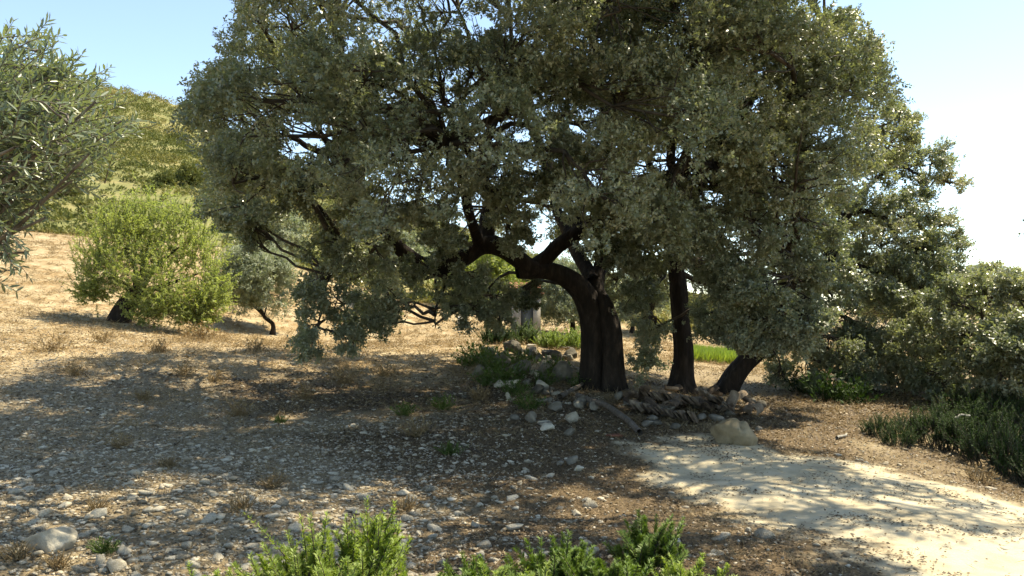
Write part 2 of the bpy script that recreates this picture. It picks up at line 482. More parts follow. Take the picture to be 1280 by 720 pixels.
def crown_sprigs(lobes, per, nsub=15, spread=.17, sprig_up=.25, droop=None, gaps=True, centre=None):
    """lobes: list of (centre, radii, share, droop) -> positions, directions, lobe index, sub-clump centres"""
    P = []; D = []; I = []; S = []
    for li, (c, r, sh, dr) in enumerate(lobes):
        c = np.asarray(c, float); r = np.asarray(r, float)
        out = c-centre if centre is not None else np.zeros(3)
        out = out/max(np.linalg.norm(out), 1e-6)
        sd = nrm(rng.normal(size=(nsub, 3))+out*.7+np.array([0, 0, .25]))
        sub = c+sd*r*rng.uniform(.5, 1.0, (nsub, 1))
        n = int(per*sh)
        k = rng.integers(0, nsub, n)
        g = rng.normal(size=(n, 3))*spread*r.mean()
        p = sub[k]+g*np.array([1, 1, .8])
        d = nrm(nrm(p-c)*.75+rng.normal(size=(n, 3))*.45+np.array([0, 0, sprig_up-dr]))
        P.append(p); D.append(d); I.append(np.full(n, li)); S.append(sub)
    P = np.concatenate(P); D = np.concatenate(D); I = np.concatenate(I)
    if gaps:
        px, py = proj(P)
        keep = np.ones(len(P), bool)
        for gx, gy, gr in GAPS:
            q = np.hypot(px-gx, (py-gy)*1.15)/gr
            q = q+(vnoise(px/7, py/7, 3)-.5)*.8
            keep &= ~((q < 1) & (rng.random(len(P)) < .93))
        P = P[keep]; D = D[keep]; I = I[keep]
    return P, D, I, S

def sprig_leaves(P, D, I, k, slen, L, W, shape=4, side=1.0, upn=.75, lobe_var=.25, base_tint=.48):
    n = len(P)
    nl = I.max()+1
    lt = rng.normal(size=nl)*lobe_var
    st = rng.normal(size=n)*.10
    p = np.repeat(P, k, 0); d = np.repeat(D, k, 0)
    t = np.tile((np.arange(k)+.5)/k, n)+rng.normal(size=n*k)*.05
    rnd = rng.normal(size=(n*k, 3))
    perp = nrm(rnd-d*(rnd*d).sum(-1, keepdims=True))
    base = p+d*((t-.5)*slen)[:, None]
    ld = nrm(d*rng.uniform(.25, .9, (n*k, 1))+perp*side)
    nn = nrm(np.array([0, 0, 1.])*upn+rng.normal(size=(n*k, 3))*.38+d*.8)
    tint = np.clip(base_tint+np.repeat(lt[I]+st, k)+rng.normal(size=n*k)*.15, 0, 1)
    sc = rng.uniform(.7, 1.2, n*k)
    if shape == 4:
        return leaves4(base, ld, nn, L*sc, W*sc, tint)
    return leaves6(base, ld, nn, L*sc, W*sc, tint)

def lobe_branches(lobes, subs, skel, r0=.045, r1=.016, tw0=.014, tw1=.004, seg=7, clip=None):
    """a branch from the skeleton to every lobe and twigs from there into its clumps"""
    bag = Bag()
    skel = np.asarray(skel)
    A = []; B = []
    for (c, r, sh, dr) in lobes:
        c = np.asarray(c)
        dd = np.linalg.norm(skel-c, axis=1)+np.maximum(skel[:, 2]-c[2], 0)*.6
        A.append(skel[np.argmin(dd)]); B.append(c)
    A = np.array(A); B = np.array(B)
    t = np.linspace(0, 1, seg)[None, :, None]
    ln = np.linalg.norm(B-A, axis=1)[:, None, None]
    P = A[:, None]*(1-t)+B[:, None]*t
    bow = rng.normal(size=(len(A), 1, 3))*.10*ln*np.sin(t*math.pi)
    wig = rng.normal(size=P.shape)*.028*ln*np.sin(t*math.pi)
    P = P+bow+wig+np.array([0, 0, .08])*ln*np.sin(t*math.pi)
    R = (r0*np.clip(ln[:, 0]/2.2, .5, 1.3))*(1-t[:, :, 0])+r1*t[:, :, 0]
    bag.add(*tubes(P, R, 6))
    for (c, r, sh, dr), sub, br in zip(lobes, subs, P):
        if clip is not None:
            px, py = proj(sub); sub = sub[poly_sd(px, py, clip) < -9]
            if not len(sub): continue
        m = len(sub)
        st = br[rng.integers(seg-3, seg, m)]
        tt = np.linspace(0, 1, 5)[None, :, None]
        l2 = np.linalg.norm(sub-st, axis=1)[:, None, None]
        q = st[:, None]*(1-tt)+sub[:, None]*tt*1.0+rng.normal(size=(m, 5, 3))*.05*l2*np.sin(tt*math.pi)
        bag.add(*tubes(q, tw0*(1-tt[:, :, 0])+tw1*tt[:, :, 0]+np.zeros((m, 1)), 4))
    return bag

def shell_lobes(c, r, zmin, spacing, n_try=6000, rl=(.7, 1.1), inner=(.78, 1.0), keepf=None):
    c = np.array(c, float); r = np.array(r, float)
    pts = []
    d = unit(n_try)
    p = c+d*r*rng.uniform(*inner, (n_try, 1))
    p = p[p[:, 2] > zmin]
    if keepf is not None: p = p[keepf(p)]
    for q in p:
        if not pts or np.min(np.linalg.norm(np.array(pts)-q, axis=1)) > spacing: pts.append(q)
    out = []
    for q in pts:
        a = rng.uniform(*rl)
        out.append((q, (a*1.08, a*1.08, a*.78), 1.0, 0.0))
    return out

def drape(px, py, d, w, h, sh=1.0, droop=.8):
    """a hanging curtain of twigs centred on a photo pixel, w x h pixels"""
    return (Q(px, py, d), (w/FPX*d/2, .55, h/FPX*d/2), sh, droop)

def inframe_outline(P, poly):
    px, py = proj(P)
    return poly_sd(px, py, poly)

# silhouette the two front oaks share in the photograph (pixels, wide above the frame)
OUT1 = np.array([(226, 262), (262, 215), (214, 150), (232, 112), (250, 80), (292, 40), (296, 8), (310, -50), (-300, -70), (-300, -1200), (1040, -1200), (1040, -50), (1012, 0), (1065, 14), (1100, 58), (1108, 96), (1122, 116),
                 (1150, 148), (1148, 186), (1128, 214), (1066, 250), (1062, 300), (1072, 352), (1036, 400), (1010, 450), (960, 440), (900, 452), (700, 430), (560, 430), (540, 330), (470, 452), (370, 460), (352, 330), (300, 330)], float)

def finish_tree(root, origin, lobes, skel, mat, per, k, slen, L, W, shape=4, clip=None, clip_soft=14, branch=(.045, .016, .014, .004), name_crown='crown', gaps=True, centre=None, nsub=13, spread=.15, upn=.75, tmat=None, base_tint=.45, minz=None):
    P, D, I, S = crown_sprigs(lobes, per, nsub=nsub, spread=spread, gaps=gaps, centre=centre)
    if clip is not None:
        sd = inframe_outline(P, clip)
        ok = sd < rng.normal(size=len(P))*clip_soft*.4+clip_soft*.3*(vnoise(P[:, 0]*3, P[:, 2]*3, 9)-.5)*4
        P = P[ok]; D = D[ok]; I = I[ok]
    zt = terrain(P[:, 0], P[:, 1], False)
    ok = P[:, 2] > zt+(.12 if minz is None else minz)
    P = P[ok]; D = D[ok]; I = I[ok]
    V, F, T = sprig_leaves(P, D, I, k, slen, L, W, shape, upn=upn, base_tint=base_tint)
    me = mesh_from(name_crown, V-origin, F, T)
    new_obj(name_crown, me, mat, root)
    bag = lobe_branches(lobes, S, skel, *branch, clip=clip)
    o = new_obj('twigs', bag.mesh('twigs', origin, True), tmat or twig_bark, root)
    o['kind'] = 'stuff'
    return len(F)

def add_limb(root, origin, pts, rad, mat=bark, name='limb', sides=12, n=30, wob=.12, seed=0, rough=.1):
    V, F, c, r = limb_geo(pts, rad, sides, n, rough, wob, seed)
    new_obj(name, mesh_from(name, V-origin, F, np.zeros(len(F)), True), mat, root)
    return c

# ------------------------------------------------------------------ the double-trunked holm oak
def stem_flare(pts, rad, z0, sides=22, n=44, seed=0, flare=.55, nroot=5):
    """trunk tube with buttress roots at the foot and vertical folds in the bark"""
    c = catmull(pts, n); r = catmull(np.array(rad)[:, None]*np.ones((1, 3)), n)[:, 0]
    V, F = tubes(c[None], r[None], sides)
    V = V.reshape(n, sides, 3)
    th = np.arange(sides)/sides*2*math.pi
    hgt = (c[:, 2]-z0)
    fl = np.exp(-np.maximum(hgt, 0)/.22)*flare
    lob = .5+.5*np.cos(th*nroot+seed)
    fold = .06*np.sin(th*4+seed*2)+.05*np.sin(th*7+seed)
    nz = vnoise(th[None]*2.2+seed, hgt[:, None]*2.5+0*th[None], seed)-.5
    nz[:, -1] = .5*(nz[:, 0]+nz[:, -2])
    s = 1+fl[:, None]*(.35+.9*lob[None])+fold[None]*np.exp(-hgt/3)[:, None]+.18*nz
    V = c[:, None]+(V-c[:, None])*s[..., None]
    return V.reshape(-1, 3), F, c

def build_oak1():
    base = on_ground(752, 489)
    D = 15.0
    base = np.array([Q(752, 489, D)[0], D, float(terrain([Q(752, 489, D)[0]], [D])[0])])
    root = thing('holm_oak', 'huge double-trunked holm oak whose long low limb arches over the shaded ground', 'tree', base)
    z0 = base[2]
    q = lambda px, py, dd=0.: Q(px, py, D+dd)
    bag = Bag()
    V, F, c1 = stem_flare([q(739, 500), q(740, 470), q(741, 440), q(741, 410), q(736, 382, -.05), q(722, 358, -.1), q(700, 343, -.2), q(680, 337, -.3), q(660, 338, -.4), q(646, 341, -.45)],
                          [.265, .24, .226, .228, .232, .215, .185, .165, .165, .12], z0, seed=1, flare=.36)
    bag.add(V, F)
    V, F, c2 = stem_flare([q(769, 502, -.22), q(767, 470, -.22), q(766, 440, -.18), q(763, 410, -.08), q(754, 385), q(745, 362, .1), q(750, 335, .3), q(760, 300, .5), q(768, 260, .8)],
                          [.22, .20, .193, .20, .21, .17, .13, .115, .10], z0, seed=3, flare=.40)
    bag.add(V, F)
    new_obj('trunk', bag.mesh('trunk', base, True), bark, root)
    sk = [c1[14:], c2[24:]]
    LM = [
        # the long limb to the left
        ([q(668, 338, -.4), q(648, 326, -.5), q(622, 308, -.6), q(600, 308, -.7), q(578, 326, -.9), q(552, 334, -1.0), q(526, 330, -1.1), q(508, 318, -1.2), q(492, 298, -1.3), q(474, 276, -1.4), q(455, 248, -1.5), q(440, 222, -1.5), q(428, 205, -1.5)],
         [.17, .17, .17, .165, .155, .15, .14, .13, .115, .105, .095, .085, .07]),
        ([q(430, 210, -1.5), q(418, 194, -1.4), q(400, 186, -1.3), q(380, 180, -1.2), q(362, 168, -1.2), q(346, 168, -1.2), q(318, 182, -1.2)], [.085, .07, .055, .05, .04, .03, .02]),
        ([q(418, 198, -1.4), q(410, 180, -1.4), q(402, 160, -1.4), q(398, 140, -1.3), q(380, 110, -1.2)], [.065, .05, .045, .04, .02]),
        ([q(440, 222, -1.5), q(436, 180, -1.3), q(444, 130, -1), q(430, 70, -.6), q(420, 20, -.2)], [.08, .07, .06, .045, .025]),
        # riser from the long limb
        ([q(612, 308, -.6), q(606, 280, -.5), q(611, 245, -.3), q(604, 215, -.2), q(608, 180, 0), q(622, 140, .2), q(640, 90, .3), q(640, 20, .4)], [.16, .14, .12, .11, .09, .08, .06, .03]),
        ([q(606, 215, -.2), q(580, 180, -.5), q(555, 130, -.8), q(540, 60, -.9)], [.09, .07, .05, .025]),
        ([q(622, 145, .2), q(606, 95, .0), q(588, 45, -.3), q(575, 10, -.4)], [.06, .045, .035, .02]),
        ([q(625, 150, .2), q(650, 110, .6), q(690, 60, 1.0), q(720, 0, 1.3)], [.07, .06, .045, .03]),
        # limb to the upper right
        ([q(652, 340, -.4), q(676, 328, -.3), q(702, 306, -.4), q(724, 288, -.6), q(750, 274, -.9), q(782, 256, -1.2), q(812, 234, -1.5), q(842, 218, -1.8), q(870, 204, -2.0), q(892, 190, -2.2), q(925, 165, -2.4), q(970, 145, -2.6)],
         [.14, .145, .14, .13, .125, .12, .11, .10, .09, .08, .055, .03]),
        ([q(724, 290, -.5), q(718, 262, -.2), q(700, 236, 0), q(688, 200, .3), q(700, 150, .7), q(720, 90, 1.2)], [.11, .10, .085, .07, .06, .03]),
        ([q(842, 218, -1.8), q(838, 180, -2.0), q(850, 130, -2.2), q(870, 70, -2.3)], [.08, .07, .05, .03]),
        # towards the camera and away from it
        ([q(600, 306, -.7), q(590, 270, -1.6), q(575, 220, -2.6), q(560, 180, -3.4)], [.12, .09, .07, .04]),
        ([q(742, 352, .1), q(715, 300, 1.2), q(690, 240, 2.4), q(670, 160, 3.2), q(660, 90, 3.6)], [.15, .13, .10, .07, .04]),
        ([q(760, 300, .5), q(772, 230, 1.4), q(760, 150, 2.4), q(780, 60, 3.0)], [.13, .10, .07, .04]),
        ([q(768, 262, .8), q(760, 190, -.6), q(750, 120, -1.8), q(740, 50, -2.6)], [.11, .09, .06, .03]),
        # high limb added out of view to carry clumps that shade the stony ground
        ([q(690, 60, 1.0)-[0, 1.5, 0], np.array([.2, 12.2, 7.6]), np.array([-.2, 10.6, 7.6]), np.array([-.8, 9.0, 6.9]), np.array([-1.0, 7.8, 6.2])], [.09, .08, .065, .045, .02]),
        # low hanging branches
        ([q(492, 298, -1.3), q(466, 290, -1.6), q(440, 306, -1.8), q(420, 334, -1.9), q(404, 372, -1.9), q(396, 410, -1.9)], [.06, .05, .045, .035, .025, .012]),
        ([q(552, 334, -1.0), q(556, 352, -1.1), q(548, 380, -1.1), q(544, 408, -1.1)], [.04, .03, .02, .01]),
    ]
    for i, (p, r) in enumerate(LM):
        sk.append(add_limb(root, base, p, r, seed=i+3, wob=.10, n=34 if len(p) > 6 else 22)[2:])
    skel = np.concatenate(sk)
    C = np.array([-.6, 14.2, 4.2])
    thin = lambda L: [(c, r, sh*(.5 if c[2] > 6.6 else (.75 if c[2] > 5.6 else 1)), dr) for c, r, sh, dr in L]
    lob = shell_lobes((-.7, 14.2, 4.6), (5.5, 5.0, 5.6), 3.3, 1.28)
    lob += shell_lobes((1.6, 13.4, 6.0), (3.4, 3.9, 4.4), 4.5, 1.5)
    lob += shell_lobes((-.4, 14.4, 4.8), (3.4, 3.0, 3.6), 3.9, 1.7, rl=(.6, .9))
    lob += [((-1.3+i*.9, 6.5, 5.2+.3*(i % 2)), (.8, .7, .5), .42, 0.) for i in range(3)]+[((-2.2+i*1.0, 7.0, 5.5), (.8, .7, .5), .3, 0.) for i in range(4)]+[((-2.6+i*1.0, 7.4, 5.6+.4*(i % 2)), (.85, .75, .55), .4, 0.) for i in range(4)]+[((-3.4+i*1.0, 8.5+.3*(i % 2)+.4*max(0, 1-i), 6.4+.4*(i % 2)), (.85, .8, .6), .45, 0.) for i in range(4)]+[((-3.8+i*1.05, 9.8, 7.0), (.95, .9, .7), .6, 0.) for i in range(5)]  # rows of out-of-view clumps added to throw shade on the foreground
    lob += shell_lobes((-.7, 13.8, 4.6), (5.7, 5.0, 5.4), 3.0, 1.2, keepf=lambda p: p[:, 1] < 13.2)
    # clumps placed where the photograph shows them
    ex = [(300, 150, 12.6, 40), (420, 170, 12, 44), (370, 140, 12.6, 40), (232, 160, 13.4, 34), (262, 140, 13.2, 40), (285, 110, 13, 42), (320, 60, 13, 52), (360, 90, 12.5, 55), (300, 200, 13, 48), (255, 190, 13.6, 34), (340, 230, 12.6, 52), (310, 270, 13, 36),
          (400, 60, 12, 60), (330, 25, 13.2, 45), (400, 240, 12.4, 50), (440, 120, 11.4, 60), (500, 90, 11, 62), (480, 170, 11, 55), (520, 250, 11.2, 55), (600, 230, 10.8, 58), (600, 90, 10.6, 55),
          (680, 200, 10.6, 55), (690, 110, 10.4, 60), (640, 250, 11, 48), (760, 180, 10.8, 55), (780, 90, 10.6, 60), (560, 280, 11.6, 45), (450, 260, 12, 45), (740, 60, 11, 60), (700, 240, 11.2, 42),
          (470, 310, 12.6, 40), (430, 300, 12.6, 42), (640, 290, 12.2, 32), (590, 345, 13.4, 30), (620, 372, 14, 30), (560, 300, 13.6, 30), (660, 365, 15.2, 22), (520, 360, 13.8, 34)]
    for px, py, d, rp in ex:
        a = rp/FPX*d
        lob.append((Q(px, py, d), (a, a, a*.85), 1.0, .1))
    lob += [drape(398, 350, 12.8, 60, 90), drape(392, 410, 12.7, 52, 90, 1.1), drape(430, 380, 13, 70, 80, .9), drape(440, 425, 13, 40, 40, .35), drape(545, 385, 13.9, 48, 66, .8), drape(548, 345, 13.8, 60, 50, .7), drape(314, 280, 13, 36, 46, .5), drape(318, 300, 13, 22, 34, .25),
            drape(480, 370, 13.4, 60, 90, .8), drape(590, 385, 14, 50, 50, .6), drape(625, 395, 14.3, 46, 40, .4),
            drape(470, 340, 15.2, 90, 90, 1.1), drape(500, 385, 15.6, 60, 60, .6), drape(530, 350, 15.4, 60, 70, .8), drape(455, 400, 14.6, 50, 60, .6), drape(585, 360, 15.2, 60, 70, .8), drape(615, 385, 16, 50, 60, .7), drape(645, 372, 16.4, 40, 40, .4), drape(440, 340, 14.2, 80, 90, .9), drape(505, 385, 13.5, 80, 50, .6), drape(480, 400, 13.4, 50, 50, .5), drape(525, 330, 13.2, 50, 50, .5)]
    lob = thin(lob)
    px, py = proj(np.array([l[0] for l in lob]))
    sd = poly_sd(px, py, OUT1)
    lob = [l for l, s in zip(lob, sd) if s < -10 or l[3] > .5]
    n = finish_tree(root, base, lob, skel, oak_leaf, 460, 10, .12, .052, .029, clip=OUT1, centre=C)
    print('oak1', len(lob), n)
build_oak1()

# ------------------------------------------------------------------ second and third oak
OUT2 = np.array([(640, -1200), (1700, -1200), (1700, -70), (1040, -60), (1012, 0), (1065, 14), (1100, 58), (1108, 96), (1122, 116), (1150, 148), (1148, 186), (1128, 214), (1066, 250), (1062, 300), (1072, 352), (1040, 400), (1016, 448), (962, 440),
                 (900, 446), (860, 420), (842, 480), (800, 488), (776, 440), (700, 300)], float)
def build_oak2():
    D = 16.0
    x = Q(853, 490, D)[0]; base = np.array([x, D, float(terrain([x], [D])[0])])
    root = thing('holm_oak', 'single slim upright oak trunk rising behind the heap of old roof tiles', 'tree', base)
    q = lambda px, py, dd=0.: Q(px, py, D+dd)
    V, F, c1 = stem_flare([q(853, 502), q(853, 475), q(855, 440), q(851, 400), q(848, 360), q(845, 325), q(848, 295, -.1), q(862, 255, -.3), q(880, 210, -.6), q(900, 150, -.9), q(915, 80, -1.2)],
                          [.24, .21, .19, .178, .172, .165, .15, .135, .12, .085, .05], base[2], seed=5, flare=.55, n=46)
    new_obj('trunk', mesh_from('trunk', V-base, F, np.zeros(len(F)), True), bark, root)
    sk = [c1[24:]]
    LM = [([q(846, 318), q(838, 300, -.1), q(834, 270, -.3), q(820, 230, -.6), q(800, 170, -1.), q(790, 90, -1.4)], [.12, .10, .09, .08, .05, .03]),
          ([q(852, 285, -.1), q(890, 270, -.8), q(925, 262, -1.6), q(960, 270, -2.2), q(985, 300, -2.6), q(995, 350, -2.8)], [.12, .10, .08, .06, .045, .03]),
          ([q(870, 235, -.4), q(920, 190, -.6), q(970, 160, -1.), q(1030, 150, -1.3), q(1090, 170, -1.5)], [.11, .09, .07, .05, .025]),
          ([q(885, 200, -.6), q(940, 120, .2), q(1000, 60, .8), q(1040, 30, 1.)], [.10, .075, .05, .03]),
          ([q(900, 150, -.9), q(880, 80, -1.6), q(870, 0, -2.4)], [.08, .055, .03]),
          ([q(920, 190, -.6), q(940, 120, -1.4), q(960, 105, -2.0), q(1000, 110, -2.4)], [.07, .05, .04, .02]),
          ([q(842, 330, 0), q(826, 350, -.5), q(812, 390, -.8), q(810, 440, -.9)], [.05, .04, .025, .012]),
          ([q(862, 250, .2), q(880, 180, 1.6), q(920, 110, 2.6)], [.10, .07, .04]),
          ([c1[-8], np.array([3.9, 13.6, 7.6]), np.array([4.0, 12.0, 8.2]), np.array([4.6, 10.6, 7.9]), np.array([5.3, 9.4, 7.3])], [.11, .09, .075, .055, .03]),  # this limb and the next are added, unseen, to carry the shading clumps
          ([np.array([3.9, 12.6, 8.0]), np.array([3.0, 11.0, 7.9]), np.array([2.4, 9.4, 7.2]), np.array([2.6, 7.4, 5.9])], [.08, .065, .05, .025])]
    for i, (p, r) in enumerate(LM):
        sk.append(add_limb(root, base, p, r, seed=i+40, n=26)[2:])
    skel = np.concatenate(sk)
    lob = shell_lobes((3.9, 14.6, 5.2), (3.9, 4.8, 5.4), 3.2, 1.28)
    lob += shell_lobes((3.9, 14.8, 5.2), (2.4, 3.0, 3.6), 3.8, 1.8, rl=(.6, .9))
    lob += [((1.9+i*.9, 6.6, 5.3+.3*(i % 2)), (.8, .7, .5), .55, 0.) for i in range(4)]+[((.6+i*.95, 7.4, 5.7+.4*(i % 2)), (.85, .75, .55), .6, 0.) for i in range(5)]+[((.6+i*.95, 8.5+.25*abs(i-2), 6.7+.5*(i % 2)), (.85, .8, .6), .65, 0.) for i in range(5)]+[((5.2+(i % 3)*.75, 8.7+(i//3)*1.0, 6.6+.4*(i % 2)), (.75, .75, .55), .42, 0.) for i in range(6)]+[((5.0+i*.75, 7.9, 6.2+.2*(i % 2)), (.7, .65, .5), .3, 0.) for i in range(3)]+[((.8+i*1.05, 9.7, 6.6+.5*(i % 2)), (.95, .9, .7), .9, 0.) for i in range(6)]+[((1.6+i*1.0, 10.9, 7.6), (1., 1., .7), .9, 0.) for i in range(6)]  # unseen overhanging clumps added so their shadow covers foreground and path
    ex = [(860, 130, 10.8, 60), (860, 40, 11, 64), (940, 70, 11.4, 62), (1010, 80, 12, 56), (1070, 120, 12.6, 50), (1110, 180, 13.4, 42), (1060, 200, 13, 48), (980, 170, 11.8, 55), (910, 210, 11.4, 52), (830, 250, 11.6, 46),
          (780, 260, 12, 40), (880, 300, 12, 46), (940, 280, 11.6, 54), (1000, 270, 12, 56), (1030, 330, 12.4, 46), (970, 350, 11.8, 54), (920, 350, 12, 46), (1000, 400, 12, 44), (950, 400, 12.2, 46), (900, 390, 13, 36),
          (800, 320, 13, 36), (760, 310, 13.4, 28), (1090, 80, 14.5, 34), (1040, 40, 14, 40), (1125, 150, 14.6, 30)]
    for px, py, d, rp in ex:
        a = rp/FPX*d
        lob.append((Q(px, py, d), (a, a, a*.85), 1.0, .15))
    lob += [drape(985, 420, 12.2, 80, 60, .9), drape(935, 425, 12.4, 60, 40, .7), drape(812, 390, 14.6, 46, 90, .8), drape(812, 450, 14.8, 46, 60, .7), drape(795, 360, 14.2, 50, 70, .8), drape(880, 400, 14, 50, 60, .6), drape(850, 285, 12.6, 80, 70, 1.), drape(900, 330, 12.6, 80, 90, 1.), drape(940, 395, 12.8, 80, 80, 1.), drape(815, 310, 13.4, 60, 80, .8), drape(990, 360, 12.4, 90, 90, 1.), drape(785, 300, 14, 50, 60, .7), drape(1040, 370, 13, 40, 60, .7)]
    for px, py, d, rp in [(800, 300, 17.5, 44), (820, 350, 17.5, 40), (880, 320, 18, 46), (930, 330, 18, 46), (980, 340, 18, 46), (770, 350, 17, 34), (900, 370, 17.6, 40), (950, 380, 17.4, 40), (820, 400, 17, 30), (1000, 300, 18.5, 46), (860, 260, 18.5, 46), (720, 290, 18, 34), (760, 260, 18, 40), (690, 310, 17.6, 24), (940, 250, 18.5, 46), (685, 290, 17, 28), (705, 275, 17.4, 32), (668, 300, 17.2, 22), (870, 345, 17, 34), (905, 340, 17, 36)]:
        a = rp/FPX*d
        lob.append((Q(px, py, d), (a, a*1.1, a*.9), .8, .2))
    px, py = proj(np.array([l[0] for l in lob])); sd = poly_sd(px, py, OUT2)
    lob = [l for l, s in zip(lob, sd) if s < -10 or l[3] > .5]
    n = finish_tree(root, base, lob, skel, oak_leaf, 460, 10, .12, .052, .029, clip=OUT2, centre=np.array([3.9, 15, 4.4]), base_tint=.5)
    print('oak2', len(lob), n)
build_oak2()

def build_oak3():
    D = 17.0
    x = Q(903, 494, D)[0]; base = np.array([x, D, float(terrain([x], [D])[0])])
    root = thing('holm_oak', 'leaning dark oak trunk tilting towards the sandy path behind the other two', 'tree', base)
    q = lambda px, py, dd=0.: Q(px, py, D+dd)
    V, F, c1 = stem_flare([q(900, 506), q(908, 488), q(918, 470), q(930, 455), q(944, 440), q(965, 424, .1), q(990, 400, .3), q(1020, 360, .6), q(1040, 310, .9), q(1060, 265, 1.2), q(1082, 240, 1.4)],
                          [.22, .21, .21, .20, .22, .20, .17, .15, .13, .11, .08], base[2], seed=8, flare=.35, n=46)
    new_obj('trunk', mesh_from('trunk', V-base, F, np.zeros(len(F)), True), bark, root)
    sk = [c1[22:]]
    LM = [([q(1066, 258, 1.2), q(1090, 226, 1.3), q(1108, 214, 1.3), q(1140, 214, 1.3), q(1170, 226, 1.2)], [.08, .055, .045, .03, .015]),
          ([q(1058, 268, 1.2), q(1084, 262, 1.0), q(1104, 276, .8), q(1120, 296, .6), q(1150, 310, .5), q(1180, 310, .5)], [.07, .06, .05, .04, .03, .015]),
          ([q(1030, 335, .8), q(1070, 330, .4), q(1110, 345, .2), q(1150, 380, 0)], [.09, .07, .05, .03]),
          ([q(1000, 390, .4), q(1040, 390, 1), q(1080, 410, 1.6), q(1120, 440, 2)], [.08, .06, .045, .03])]
    for i, (p, r) in enumerate(LM):
        sk.append(add_limb(root, base, p, r, seed=i+60, n=24)[1:])
    skel = np.concatenate(sk)
    lob = []
    for px, py, d, rp, sh in [(1090, 225, 18, 38, .8), (1130, 205, 18.4, 32, .6), (1165, 205, 18.4, 32, .6), (1188, 230, 18.2, 20, .35), (1150, 240, 18.2, 28, .5), (1090, 270, 18, 34, .8), (1130, 270, 18, 40, .9), (1165, 290, 17.8, 36, .8), (1180, 310, 17.6, 26, .6),
                          (1100, 310, 17.6, 44, 1), (1145, 320, 17.4, 40, 1), (1070, 350, 17.4, 44, 1), (1120, 360, 17, 44, 1), (1170, 335, 17.6, 32, .7), (1040, 290, 18.4, 44, .9), (1060, 400, 17.2, 44, 1), (1110, 410, 17, 46, 1),
                          (1040, 440, 17.2, 36, .8), (1085, 450, 17, 42, .9), (1130, 455, 17, 42, .9), (1010, 330, 18.6, 44, 1), (1000, 400, 18.4, 44, .9), (980, 440, 18.6, 28, .5), (1160, 400, 17.2, 40, 1), (1030, 230, 19, 44, .9), (1060, 310, 19.4, 44, 1), (1120, 300, 20, 44, 1), (1100, 380, 19.6, 50, 1), (1080, 320, 18, 44, 1), (1130, 340, 18, 40, 1), (1060, 270, 18.6, 40, 1), (1100, 350, 17.4, 40, 1), (1150, 360, 17.4, 36, 1), (1085, 420, 17, 40, 1)]:
        a = rp/FPX*d
        lob.append((Q(px, py, d), (a, a*1.2, a*.85), sh, .1))
    lob += [drape(1130, 490, 16.6, 60, 60, .6), drape(1160, 500, 16.5, 46, 40, .4), drape(1030, 470, 17, 60, 46, .7), drape(980, 468, 17.4, 44, 30, .35), drape(1075, 480, 16.6, 70, 50, .9), drape(1100, 500, 16.4, 60, 40, .6), drape(1140, 450, 16.2, 80, 70, 1.), drape(1060, 430, 16.4, 80, 60, 1.), drape(1180, 480, 16, 60, 60, .8)]
    n = finish_tree(root, base, lob, skel, oak_leaf, 640, 9, .135, .058, .033, gaps=False, centre=np.array([8.2, 18, 3.]), base_tint=.62)
    print('oak3', len(lob), n)
build_oak3()

def far_oak(D, bx, by, spots, label, per=260, L=.085, W=.05, tint=.6, mat=oak_leaf, stem_r=.22, name='holm_oak', reach=None):
    x = Q(bx, by, D)[0]; base = np.array([x, D, float(terrain([x], [D])[0])])
    root = thing(name, label, 'tree', base)
    cen = np.mean([Q(*s[:3]) for s in spots[:12]], 0)
    top = cen*.8+base*.2; top[2] = cen[2]
    V, F, c1 = stem_flare([base-[0, 0, .2], base*.7+top*.3+[.1, 0, 0], base*.35+top*.65+[-.08, .05, 0], top], [stem_r*1.1, stem_r*.85, stem_r*.6, stem_r*.3], base[2], seed=4, n=24, sides=14)
    new_obj('trunk', mesh_from('trunk', V-base, F, np.zeros(len(F)), True), bark, root)
    lob = []
    for s in spots:
        px, py, d, rp = s[:4]
        a = rp/FPX*d
        lob.append((Q(px, py, d), (a, a*1.1, a*.85), s[4] if len(s) > 4 else 1.0, .1))
    skel = c1[8:]
    if reach is not None:
        skel = np.concatenate([skel, add_limb(root, base, [c1[10]]+[np.array(p, float) for p in reach], [.12]+[.09]*(len(reach)-1)+[.03], n=24, wob=.08)])
    n = finish_tree(root, base, lob, skel, mat, per, 8, .16, L, W, gaps=False, centre=cen, base_tint=tint)
    print(label[:20], n)

